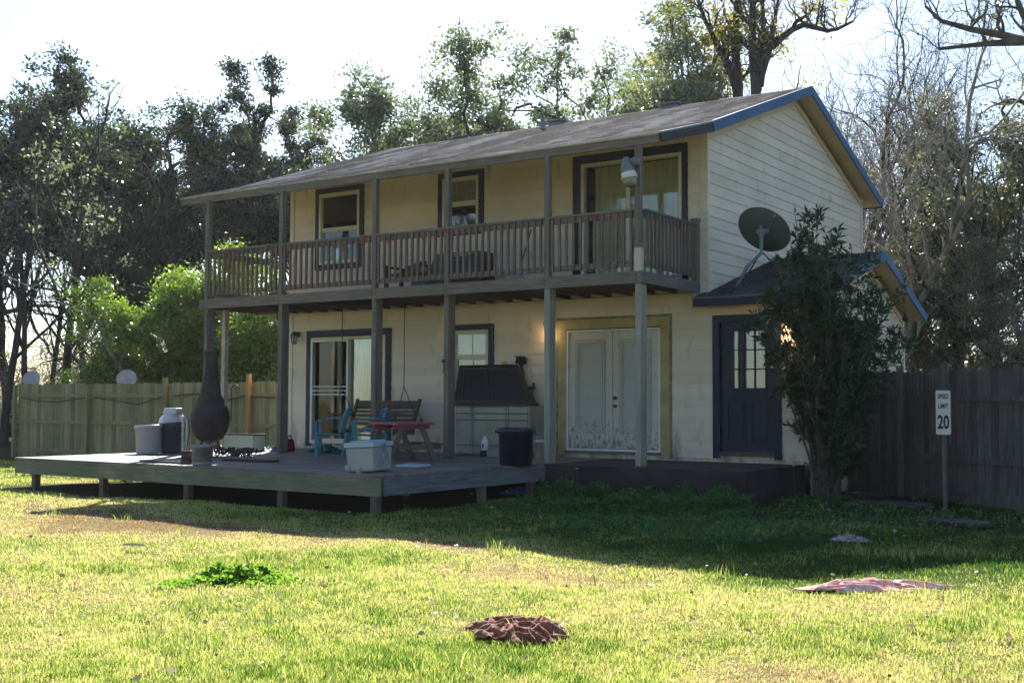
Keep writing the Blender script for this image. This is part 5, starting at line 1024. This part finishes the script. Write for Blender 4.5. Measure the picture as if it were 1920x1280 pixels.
# old oak with the long low diagonal limb
def lm(pp, dep): return [np.array(DP(x, y, d)) for (x, y), d in zip(pp, dep)]
p0 = DP(370, 755, 44); lb = [lm([(372, 640), (345, 560), (290, 520), (200, 500), (130, 478), (80, 455), (35, 440), (-20, 470)], [44, 43.5, 43, 42.5, 42, 42, 42, 42]), lm([(372, 700), (330, 570), (240, 545), (150, 500), (90, 410), (60, 340)], [44, 43.6, 43.4, 43, 43, 43])]
lb = [([q-np.array([p0.x, p0.y, G]) for q in l], [.34, .33, .31, .28, .24, .2, .16, .11][:len(l)]) for l in lb]
br, tips = skeleton(17, 10.5, r0=.36, kids=(5, 4, 4), trunk=.45, gn=.18, limbs=lb, lean=(-.15, .1)); lo = thing('live_oak', (0, 0, 0), 'old bare limbed oak with a long low diagonal limb behind the green bush', 'tree')
twigmesh(br, 'trunk', BARKD, lo); rn = np.random.default_rng(4); c = tips[rn.integers(0, len(tips), 130)]; leafmesh(np.repeat(c, 50, 0)+rn.normal(size=(130*50, 3))*[.28, .28, .2], .14, 'crown', LOAK, lo); lo.location = (p0.x, p0.y, G)
# bright green bush tree behind the left fence
bush = tree('bush_tree', 'x', 31, 6.6, BARKL, LHOL, 520, 95, .42, .12, None, 'tree', zmin=.18, r0=.13, kids=(8, 5, 3), trunk=.08, ang=(.6, 1.25), gn=.2, up=.04, width=.5)
GB = 'bright green bushy trees behind the left fence'
def hb(y, d): return Hof(y, d)/6.6
place(bush, 400, 32, .5, hb(455, 32), 'bright green bushy tree behind the left fence and the chiminea', True)['group'] = GB
place(bush, 262, 33, 2.2, hb(530, 33), 'lower bright green bush left of the chiminea, hanging over the left fence')['group'] = GB
place(bush, 500, 32.5, 3.6, hb(500, 32.5), 'bright green bush seen between the second post and the rear post')['group'] = GB
place(bush, 340, 34, 5.1, hb(475, 34), 'bright green bush in the middle behind the left fence')['group'] = GB
# trees added behind the viewer to darken window reflections, then those behind the house
for i, (x, y, s_, o_) in enumerate(((-24, -40, 1.1, oakB), (-15, -46, 1.2, oakA), (-6, -42, 1.0, oakC), (3, -47, 1.2, oakB), (11, -43, 1.1, oakA), (20, -48, 1.2, oakC), (30, -42, 1.1, oakB), (-33, -48, 1.3, oakA), (36, -28, 1.1, oakC), (34, -12, 1.1, oakA))):
    t = copy_tree(o_); t.location = (x, y, G); t.rotation_euler = (0, 0, i*1.3); t.scale = (s_*1.1, s_*1.1, s_); t['label'] = 'unseen tree row added behind the viewer to darken the window reflections'; t['group'] = 'trees added behind the viewer'
GP = 'pale hazy trees behind the house'
pal1 = tree('pecan_tree', 'x', 41, Hof(92, 46), BARK, LPALE, 600, 90, .5, .17, GP, r0=.17, kids=(7, 5, 4), trunk=.35, ang=(.5, 1.05), gn=.22)
pal2 = tree('pecan_tree', 'x', 42, Hof(28, 46), BARK, LPALE, 480, 90, .5, .17, GP, r0=.17, kids=(7, 5, 4), trunk=.35, ang=(.45, .9), gn=.25)
place(pal1, 870, 46, .2, 1, 'rounded pale green tree above the middle of the roof', True); place(pal2, 1085, 46, .9, 1, 'taller pale green tree above the roof right of the round one', True)
place(pal1, 985, 50, 2.9, .92, 'pale tree between the two crowns above the roof'); place(pal1, 735, 50, 4.2, .78, 'low pale tree over the left slope of the roof'); place(pal2, 1200, 48, 2.5, 1.12, 'pale tree with a crooked limb above the right half of the roof'); place(pal1, 650, 50, 1.5, .72, 'lowest pale tree behind the left roof edge')
place(pal2, 1140, 52, 5.2, .9, 'pale tree low behind the roof vent pipe')
GT = 'tall thin trunked trees above the roof peak'
yel = tree('tall_yellow_tree', 'x', 51, 18, BARK, LYEL, 150, 60, .42, .16, GT, r0=.2, kids=(7, 5, 3), trunk=.45, ang=(.35, .85), gn=.14, lean=(.05, 0), minr=.01)
place(yel, 1330, 44, .3, 1.0, 'tall yellow leaved tree left of the dark trunks above the roof peak', True); place(yel, 1265, 47, 4.6, .9, 'slender yellow leaved tree over the roof vents'); place(yel, 1195, 50, 2.6, .85, 'small yellow leaved tree above the middle of the roof')
for (lbs, bx_, dd_, seed_, lb_) in (([[(1385, 420), (1384, 170), (1378, 90), (1383, -20)], [(1384, 170), (1350, 95), (1318, 30), (1300, -30)]], 1385, 43, 201, 'grey forked trunk left of the two dark trunks above the roof peak'),
                            ([[(1420, 420), (1418, 170), (1410, 90), (1412, -30)], [(1418, 170), (1432, 80), (1428, -20)], [(1422, 160), (1446, 85), (1462, -20)], [(1446, 85), (1500, 45), (1560, 60), (1600, 40)]], 1420, 42, 202, 'dark trunk splitting into three tall stems right at the roof peak')):
    p0 = DP(bx_, 755, dd_); o_ = np.array([p0.x, p0.y, G]); L2 = []
    for q, pp in enumerate(lbs):
        a = np.array(lm(pp, [dd_]*len(pp)))-o_
        if pp[0][1] > 400: a[0] = [0, 0, -.1]
        t_ = np.linspace(0, len(a)-1, 9); a = np.stack([np.interp(t_, range(len(a)), a[:, c]) for c in range(3)], -1); L2.append((list(a), list(np.linspace(.24, .10, 9) if q == 0 else np.linspace(.14, .04, 9))))
    br, tips = skeleton(seed_, 5, r0=.1, kids=(3, 3, 3), trunk=.5, gn=.16, limbs=L2); t = thing('tall_trunk_tree', (p0.x, p0.y, G), lb_, 'tree', GT)
    ORG[t.name] = Vector((0, 0, 0)); twigmesh(br, 'trunk', BARKD, t, .008); rn = np.random.default_rng(seed_); tp = tips[tips[:, 2] > 6]; c = tp[rn.integers(0, len(tp), 60)]; leafmesh(np.repeat(c, 40, 0)+rn.normal(size=(60*40, 3))*[.3, .3, .22], .15, 'crown', LYEL, t, rng_=rn)
GR = 'bare winter trees right of the house'
bare1 = tree('bare_tree', 'x', 61, 17, BARK, LPALE, 20, 12, .4, .12, GR, r0=.15, kids=(7, 5, 4, 3), trunk=.25, ang=(.35, .85), gn=.17, lvmax=4, minr=.008)
bare2 = tree('bare_tree', 'x', 62, 15, BARKL, LPALE, 30, 14, .4, .12, GR, r0=.13, kids=(7, 5, 4, 3), trunk=.3, ang=(.35, .9), gn=.2, lvmax=4, minr=.008)
place(bare1, 1592, 42, .4, 1, 'bare tree just right of the roof peak', True); place(bare2, 1668, 38, 1.2, 1.0, 'bare tree over the right end of the house roof', True); place(bare1, 1730, 44, 2.6, 1.0, 'bare tree between the house and the big right tree'); place(bare2, 1530, 48, 3.0, 1.15, 'thin bare tree directly behind the roof peak'); place(bare2, 1800, 46, 5.0, 1.1, 'far bare tree behind the big right tree')
# big tree at the right edge with arching limbs
GQ = 'olive leaved oaks beyond the right fence'
LOLV = leaf_mat('olive_leaves', (.25, .26, .17), (.06, .075, .045), .4, .28, .8, (1.3, 1.3, .85))
ol1 = tree('olive_oak', 'x', 71, 11.5, BARK, LOLV, 260, 75, .34, .12, GQ, r0=.22, kids=(7, 5, 4), trunk=.28, ang=(.5, 1.1), gn=.22)
ol2 = tree('olive_oak', 'x', 72, 9, BARK, LOLV, 150, 75, .34, .12, GQ, r0=.15, kids=(7, 5, 4), trunk=.25, ang=(.5, 1.1), gn=.22)
place(ol1, 1860, 37, .3, 1.0, 'large olive leaved oak above the right fence post', True); place(ol2, 1700, 40, 1.9, .8, 'olive leaved tree at the lower roof peak', True); place(ol2, 1770, 40, 3.3, .75, 'low olive leaved tree left of the speed limit sign, beyond the fence'); place(ol1, 1965, 36, 4.3, 1.15, 'big olive leaved oak cut by the right edge'); place(ol2, 1900, 34, 5.6, .75, 'small olive leaved tree over the right fence corner'); place(ol1, 1640, 46, 2.4, .8, 'far olive leaved tree behind the end of the main roof'); place(ol2, 1815, 40, .9, 1.1, 'olive leaved tree between the two biggest right oaks')
rb = thing('overhanging_tree', (0, 0, 0), 'bare tree whose dark branches reach in from the upper right corner', 'tree'); p0 = DP(2010, 755, 27)
lb = [lm([(2010, 790), (2012, 520), (2010, 300), (1985, 150), (1930, 80), (1880, 66), (1820, 55), (1765, 40), (1735, 12)], [27]*9), lm([(1985, 150), (1950, 95), (1915, 20), (1890, -40)], [27]*4), lm([(1985, 150), (1930, 78), (1850, 82), (1760, 92)], [27, 27, 27, 27.5])]
lb = [([q-np.array([p0.x, p0.y, G]) for q in l], ([.2, .17, .16, .13, .11, .09, .07, .05, .03] if len(l) == 9 else [.13, .11, .07, .04])[:len(l)]) for l in lb]
br, tips = skeleton(77, 4, r0=.25, kids=(2, 2, 2, 2), trunk=.5, gn=.16, limbs=lb, lvmax=3); twigmesh(br, 'trunk', BARK, rb, .008); c = tips[::9]; leafmesh(np.repeat(c, 6, 0)+rn.normal(size=(len(c)*6, 3))*.2, .09, 'crown', LOLV, rb); rb.location = (p0.x, p0.y, G)
# slim trunks in the left wood
st = tree('slim_tree', 'x', 81, 9.5, BARKD, LPALE, 18, 30, .4, .12, 'slim trunks in the left wood', r0=.12, kids=(5, 3, 3), trunk=.5, ang=(.35, .8), gn=.07)
for i, (px, d, rz, s, lb_) in enumerate(((8, 38, .2, 1.15, 'slim grey trunk at the very left edge behind the fence'), (120, 34, 1.3, 1.2, 'slim trunk above the left fence, right of the small dish'), (52, 38, 2.2, 1., 'thin trunk right of the left edge trunk'), (215, 36, 3.1, .9, 'leaning thin trunk behind the second small dish'), (160, 42, 4.2, 1.1, 'far thin trunk between the two small dishes'), (-40, 42, 5.0, 1.1, 'slim trunk outside the left edge with twigs reaching in'), (90, 45, .8, 1.0, 'far thin trunk left of the second fence post'))):
    place(st, px, d, rz, s, lb_, i == 0)
for i, (px, d, rz, s, lb_) in enumerate(((1660, 40, .2, 1., 'slim trunk seen above the fence next to the lower roof end'), (1740, 42, 1.2, 1.1, 'slim dark trunk above the fence left of the sign'), (1812, 38, 2.2, 1.0, 'slim dark trunk above the fence right of the sign'), (1885, 36, 3.2, 1.1, 'slim trunk near the right edge above the fence'))):
    t = place(st, px, d, rz, s, lb_); t['group'] = 'slim trunks in the right wood'
# understory twigs and small leaves of the wood on both sides: uncountable
def thicket(name, label, pxa, pxb, d0, d1, hmax, nstem, nleaf, seed, lmat, ls=.085):
    rn = np.random.default_rng(seed); br = []; tp = []
    for k in range(nstem):
        p = np.array(DP(rn.uniform(pxa, pxb), 755, rn.uniform(d0, d1))); p[2] = G; h = hmax*rn.uniform(.45, 1); q = p; d = np.array([rn.normal()*.2, rn.normal()*.2, 1.]); pts = [q]
        for i in range(8): d = d+rn.normal(size=3)*.16; d /= np.linalg.norm(d); q = q+d*h/8; pts.append(q)
        r = rn.uniform(.012, .035); br.append((np.array(pts), np.linspace(r, .006, 9), 2)); tp += pts[2:]
        for j in range(7):
            i = rn.integers(2, 8); e = rn.normal(size=3); e[2] = abs(e[2])*.7; e /= np.linalg.norm(e); L_ = h*rn.uniform(.12, .3); m1 = pts[i]+e*L_*.5+rn.normal(size=3)*.08; m2 = pts[i]+e*L_+rn.normal(size=3)*.15; br.append((np.array([pts[i], m1, m2]), np.array([.010, .008, .006]), 3)); tp += [m1, m2]
    tp = np.array(tp); root = thing(name, (0, 0, 0), label, 'undergrowth'); root['kind'] = 'stuff'
    V_o = twigmesh(br, 'twigs', BARKL, root); V_o['kind'] = 'stuff'; c = tp[rn.integers(0, len(tp), nleaf)]+rn.normal(size=(nleaf, 3))*[.28, .28, .2]; l_ = leafmesh(c, ls, 'foliage', lmat, root, rng_=rn); l_['kind'] = 'stuff'
LBRN = leaf_mat('dry_understory_leaves', (.34, .30, .22), (.12, .13, .08), .4, .45, .4, (1.4, 1.3, .8))
thicket('left_thicket', 'tangled grey brown understory of the wood beyond the left fence', -120, 620, 40, 66, 5.0, 480, 52000, 5, LBRN)
thicket('right_thicket', 'tangled olive brown understory of the wood beyond the right fence', 1610, 2080, 36, 60, 4.5, 330, 34000, 6, LBRN)
thicket('rear_thicket', 'distant understory behind the house', 560, 1640, 50, 60, 5.0, 200, 20000, 8, LBRN)
thicket('distant_wood', 'far grey brown wood closing the view behind all the trees', -350, 2300, 72, 95, 7.5, 420, 70000, 12, LBRN, .22)
# tall shrub by the navy door
b = Vector((*DP(1548, 755, 17.9)[:2], G)); sh = thing('tall_shrub', b, 'tall dark many stemmed shrub covering the right corner of the house', 'shrub'); rn = np.random.default_rng(9); br, lc, la = [], [], []
ends = [(1500, 395), (1530, 392), (1515, 430), (1545, 440), (1480, 470), (1465, 500), (1440, 560), (1420, 590), (1470, 560), (1500, 520), (1560, 470), (1580, 465), (1600, 520), (1630, 545), (1650, 560), (1660, 590), (1690, 625), (1700, 640), (1640, 620), (1620, 660), (1600, 600), (1560, 540), (1530, 500), (1490, 640), (1475, 690), (1490, 740), (1510, 600), (1580, 640), (1560, 700), (1640, 700), (1590, 560), (1540, 600), (1625, 590), (1520, 690), (1600, 690), (1500, 460), (1550, 500), (1450, 530), (1602, 745), (1612, 790), (1590, 830), (1600, 860), (1580, 800)]
for i, (ex, ey) in enumerate(ends*2):
    ex += rn.normal()*12; ey = max(ey+rn.normal()*14, 402); e = np.array(DP(ex, ey, 17.3+rn.uniform(-.55, .75))); s0 = np.array(b)+[rn.normal()*.08, rn.normal()*.08, -.02]
    m1 = s0+[rn.normal()*.05, rn.normal()*.05, (e[2]-s0[2])*.35]; m1 += (e-s0)*[.18, .18, 0]; m2 = s0+(e-s0)*.68+[0, 0, .12]+rn.normal(size=3)*.05
    ts = np.linspace(0, 1, 9)[:, None]; pts = (1-ts)**3*s0+3*(1-ts)**2*ts*m1+3*(1-ts)*ts**2*m2+ts**3*e; pts[1:-1] += rn.normal(size=(7, 3))*.012
    r = rn.uniform(.011, .024); br.append((pts, np.linspace(r, .004, 9), 2))
    for j in range(9):
        f = rn.uniform(.42, 1)*8; a = int(min(7, f)); p = pts[a]+(pts[a+1]-pts[a])*(f-a); d = rn.normal(size=3)*[1, 1, .5]+[0, 0, .75]; d /= np.linalg.norm(d); L_ = rn.uniform(.12, .38); q = p+d*L_; br.append((np.array([p, (p+q)/2+rn.normal(size=3)*.02, q]), np.array([.006, .005, .004]), 3))
        for t in (.4, .6, .8, 1.0):
            c = p+d*L_*t; m_ = 5; lc += [c]*m_; dd = rn.normal(size=(m_, 3))+d*.9; la += list(dd/np.linalg.norm(dd, axis=1)[:, None])
    for t in np.linspace(.55, 1, 8):
        a = int(min(7, t*8)); c = pts[a]+(pts[a+1]-pts[a])*(t*8-a); dd = rn.normal(size=(3, 3))+[0, 0, .5]; lc += [c]*3; la += list(dd/np.linalg.norm(dd, axis=1)[:, None])
off = -np.array(b)
twigmesh([(p+off, r, l) for p, r, l in br], 'stems', mat('shrub_bark', (.14, .12, .10), .9, .4, 10, bump=.5), sh, .004); leafmesh(np.array(lc)+off, .13, 'foliage', LSHR, sh, width=.26, axis=np.array(la), rng_=rn)
# weeds
def weeds(name, label, boxes, size, mat_, seed, hmax):
    rn = np.random.default_rng(seed); C_ = []
    for x0, x1, y0, y1, n, h in boxes:
        x = rn.uniform(x0, x1, n); y = rn.uniform(y0, y1, n); hh = h*(.35+.65*np.abs(np.sin(x*5.1+1)*np.cos(y*4.3+x)))*rn.random(n)**.5; C_.append(np.stack([x, y, gz(x, y)+hh], -1))
    c = np.concatenate(C_); a = rdirs(len(c), .5, rn); o = leafmesh(c, size, name, mat_, None, width=.85, axis=a, rng_=rn); tag(o, label, 'weeds', kind='stuff')
weeds('porch_weeds', 'dark green weeds along the concrete porch and the deck side', [(-1.6, 1.75, -2.8, -2.36, 5200, .30), (-.2, 1.5, -3.2, -2.5, 2600, .2), (-1.6, 1.9, -3.4, -2.5, 1500, .06), (.8, 3.4, -6.2, -4.2, 2400, .035), (-1.6, 4.5, -5.8, -2.6, 3600, .02), (2.4, 5.4, -3.4, -1.2, 900, .10), (1.7, 2.5, -1.8, -.2, 500, .08), (3.2, 5.2, .2, 1.0, 500, .1)], .045, LWEED, 3, .2)
weeds('deck_weeds', 'sunlit weeds growing under the left end of the deck', [(-12.6, -9.2, -4.2, -.6, 5000, .26)], .06, LHOL, 5, .3)
c0 = PX(440, 1092, 2, G); rn = np.random.default_rng(15); n = 5000; q = rn.normal(size=(n, 2)); q = q/np.linalg.norm(q, axis=1)[:, None]*(rn.random(n)[:, None]**.7+.12*rn.normal(size=(n, 1))**2)*(1+.3*np.sin(3*np.arctan2(q[:, 1], q[:, 0])+1))[:, None]
x = c0.x+q[:, 0]*.31+.08*q[:, 1]; y = c0.y+q[:, 1]*.40; hh = .12*(1-np.hypot(q[:, 0], q[:, 1])**2).clip(0)*(.35+.9*np.abs(np.sin(x*13+2*y)*np.cos(y*11-x*5)))+.015; c = np.stack([x, y, gz(x, y)+hh*rn.random(n)**.4], -1)
o = leafmesh(c, .034, 'clover_patch', leaf_mat('clover_leaves', (.24, .36, .09), (.10, .19, .045), .48, .4, .4, (1.4, 1.6, .5)), None, width=.95, axis=rdirs(n, .2, rn), rng_=rn); tag(o, 'bright green clover patch in the sunny lawn', 'clover', kind='stuff')
# fallen leaves
n = 550; r = 5.5+17*rn.random(n)**1.1; a = rn.uniform(-.48, .48, n); x = CAM[0]+r*(fx*np.cos(a)+math.cos(YAW)*np.sin(a)); y = CAM[1]+r*(fy*np.cos(a)+math.sin(YAW)*np.sin(a)); k = inlawn(x, y); x, y = x[k], y[k]
d = rdirs(len(x), 0, rn); d[:, 2] *= .25; o = leafmesh(np.stack([x, y, gz(x, y)+.035+.02*rn.random(len(x))], -1), .045, 'fallen_leaves', leaf_mat('dry_leaves', (.52, .46, .38), (.16, .09, .05), .2, .5, .4, (1.2, 1.1, 1)), None, width=.7, axis=d, rng_=rn); tag(o, 'scattered dry fallen leaves on the lawn', 'leaves', kind='stuff')
# small flowers (dandelions)
YF = mat('dandelion_yellow', (.6, .5, .03), .6, .1)
for i, (px, py, z, lb_) in enumerate(((1488, 873, -.10, 'tall yellow weed flower at the right corner of the concrete porch'), (1082, 878, -.12, 'yellow weed flower in front of the fifth post'), (950, 921, -.40, 'yellow dandelion by the deck side near the blue tarp strip'), (884, 925, -.42, 'yellow dandelion beside the deck leg'))):
    p = PX(px, py, 1, -2.45 if i < 2 else -3.0); t = thing('dandelion', (p.x, p.y, G), lb_, 'flower', 'yellow dandelions'); mb = MB(); mb.tube([(p.x, p.y, G), (p.x+.01, p.y, (G+p.z)/2), (p.x, p.y, p.z)], .003, 5); mb.build('stem', mat('stem_green%d' % i, (.08, .13, .03), .6, .1), t); mb = MB(); mb.lathe([(.006, -.008), (.026, .004), (.022, .010), (.001, .014)], p, 12); mb.build('flower_head', YF, t)
# things on the ground
BRN = mat('brown_fleece', (.30, .13, .085), .95, .25, 30, c2=(.16, .062, .04), bump=.5)
b = PX(968, 1188, 2, G); cloth('brown_blanket', (b.x, b.y, G-.008), .27, .34, .115, BRN, 'crumpled brown blanket lying on the lawn at the bottom centre', 'blanket', 6, YAW, 12, .5, 190, arms=((2.6, .55, .22), (.6, .6, .2), (1.1, .25, .2), (-.5, .2, .3)), rolls=70)
b = PX(1640, 1105, 2, G); TW = mat('faded_red_white_towel', (.85, .70, .66), .95, .2, 22, c2=(.68, .22, .18), bump=.3)
cloth('red_white_towel', (b.x, b.y, G+.004), .56, .18, .08, TW, 'long crumpled faded red and white towel on the lawn at the right', 'towel', 16, YAW+.05, 14, .15, 140, arms=((0, .18, .3), (3.1, .15, .2)), rolls=30)
b = PX(1594, 1018, 2, G); cloth('striped_cloth', (b.x, b.y, G+.02), .21, .10, .09, mat('red_white_stripes', (.45, .45, .5), .9, .1, 26, c2=(.2, .02, .04)), 'small crumpled red and white striped cloth in the shaded grass', 'cloth', 26, YAW, 9, .15, 60)
b = PX(993, 927, 2, G); cloth('blue_strip', (b.x, b.y-.1, G+.02), .46, .12, .12, mat('blue_sheet', (.035, .12, .38), .5, .2, 6), 'strip of blue plastic sheet in the weeds beside the deck', 'sheet', 41, .45, 10, .3, 80)
b = PX(248, 1030, 2, G); mb = MB(); mb.tube([(b.x-.09, b.y-.03, G+.05), (b.x+.0, b.y, G+.055), (b.x+.10, b.y+.05, G+.05)], [.012, .014, .010], 7); tag(mb.build('stick', mat('pale_stick', (.45, .38, .33), .8, .2, 9)), 'short pale stick lying on the sunny grass at the left', 'stick')
SLAB = mat('paving_stone', (.06, .05, .05), .85, .3, 3, bump=.3)
for pp, lb_, (sx, sy_), rz in (((1668, 948), 'wide dark paving stone in the shade in front of the right fence', (1.2, .8), .1), ((1800, 983), 'smaller paving stone nearer the right edge of the photo', (.7, .45), -.2), ((1620, 928), 'dark paving stone next to the shrub', (.6, .5), .3)):
    b = PX(*pp, 2, G); tag(MB().tbox((b.x, b.y, G+.02), (sx, sy_, .05), rz=rz).build('paving_stone', SLAB, None, bevel=.012), lb_, 'paving stone', 'paving stones by the right fence')
# stub post with a white rim by the deck
b = PX(903, 926, 2, G); t = thing('stub_post', b, 'short broken post with a pale cap in the weeds beside the deck', 'post'); mb = MB(); mb.tbox((b.x, b.y, G+.17), (.10, .10, .36), ry=.05); mb.build('stub', mat('red_brown_stub', (.07, .035, .03), .9, .3, 5), t, bevel=.006); mb = MB(); mb.tbox((b.x-.03, b.y-.02, G+.36), (.15, .12, .03)); mb.box(b.x-.09, b.x-.06, b.y-.06, b.y+.0, G+.02, G+.34); mb.build('pale_cap', WGREY, t)
b = PX(925, 917, 2, G); tag(MB().lathe([(.04, 0), (.05, .01), (.052, .05), (.045, .05)], (b.x, b.y, G+.06), 18, sy=.8).build('white_dish', WHITEPL, None, smooth=True), 'small white plastic dish in the weeds beside the deck', 'dish')
# overhead wires and left cable on the fence
for pts, lb_ in ((((-40, 466), (60, 492), (140, 522), (210, 543)), 'upper overhead wire in front of the left wood'), (((-40, 490), (40, 530), (110, 566), (165, 588)), 'lower overhead wire in front of the left wood')):
    q = [DP(x, y, 30) for x, y in pts]; tag(MB().tube(q, .011, 5).build('overhead_wire', mat('wire_grey', (.25, .25, .24), .5, .1)), lb_, 'wire', 'overhead wires')
for i, (pts, lb_) in enumerate((([(40, 745), (70, 752), (110, 753), (160, 745)], 'black cable sagging along the left end of the left fence'), ([(178, 745), (210, 750), (260, 758), (305, 743)], 'black cable sagging between the second and third left fence posts'), ([(325, 742), (370, 738), (420, 752), (455, 742), (515, 745)], 'black cable looped on the fence behind the chiminea'), ([(433, 790), (434, 760), (433, 728), (441, 719), (449, 728)], 'thin black shepherd hook leaning on the left fence'))):
    tag(MB().tube([PX(x, y, 1, FY-.09) for x, y in pts], .012, 6).build('fence_cable', BLACKP), lb_, 'cable', 'black cables on the left fence')

# ------------------------------------------------------------------ air
hm = bpy.data.materials.new('air'); hm.use_nodes = True; hn = hm.node_tree; hn.nodes.remove(hn.nodes['Principled BSDF']); pv = hn.nodes.new('ShaderNodeVolumePrincipled')
pv.inputs['Color'].default_value = (.92, .95, 1, 1); pv.inputs['Density'].default_value = .0002; pv.inputs['Anisotropy'].default_value = .35; hn.links.new(pv.outputs[0], hn.nodes['Material Output'].inputs['Volume'])
hz = MB().box(-70, 62, -60, 75, G-1.2, 34).build('haze', hm); hz['kind'] = 'stuff'; hz['label'] = 'thin bright haze of backlit air'
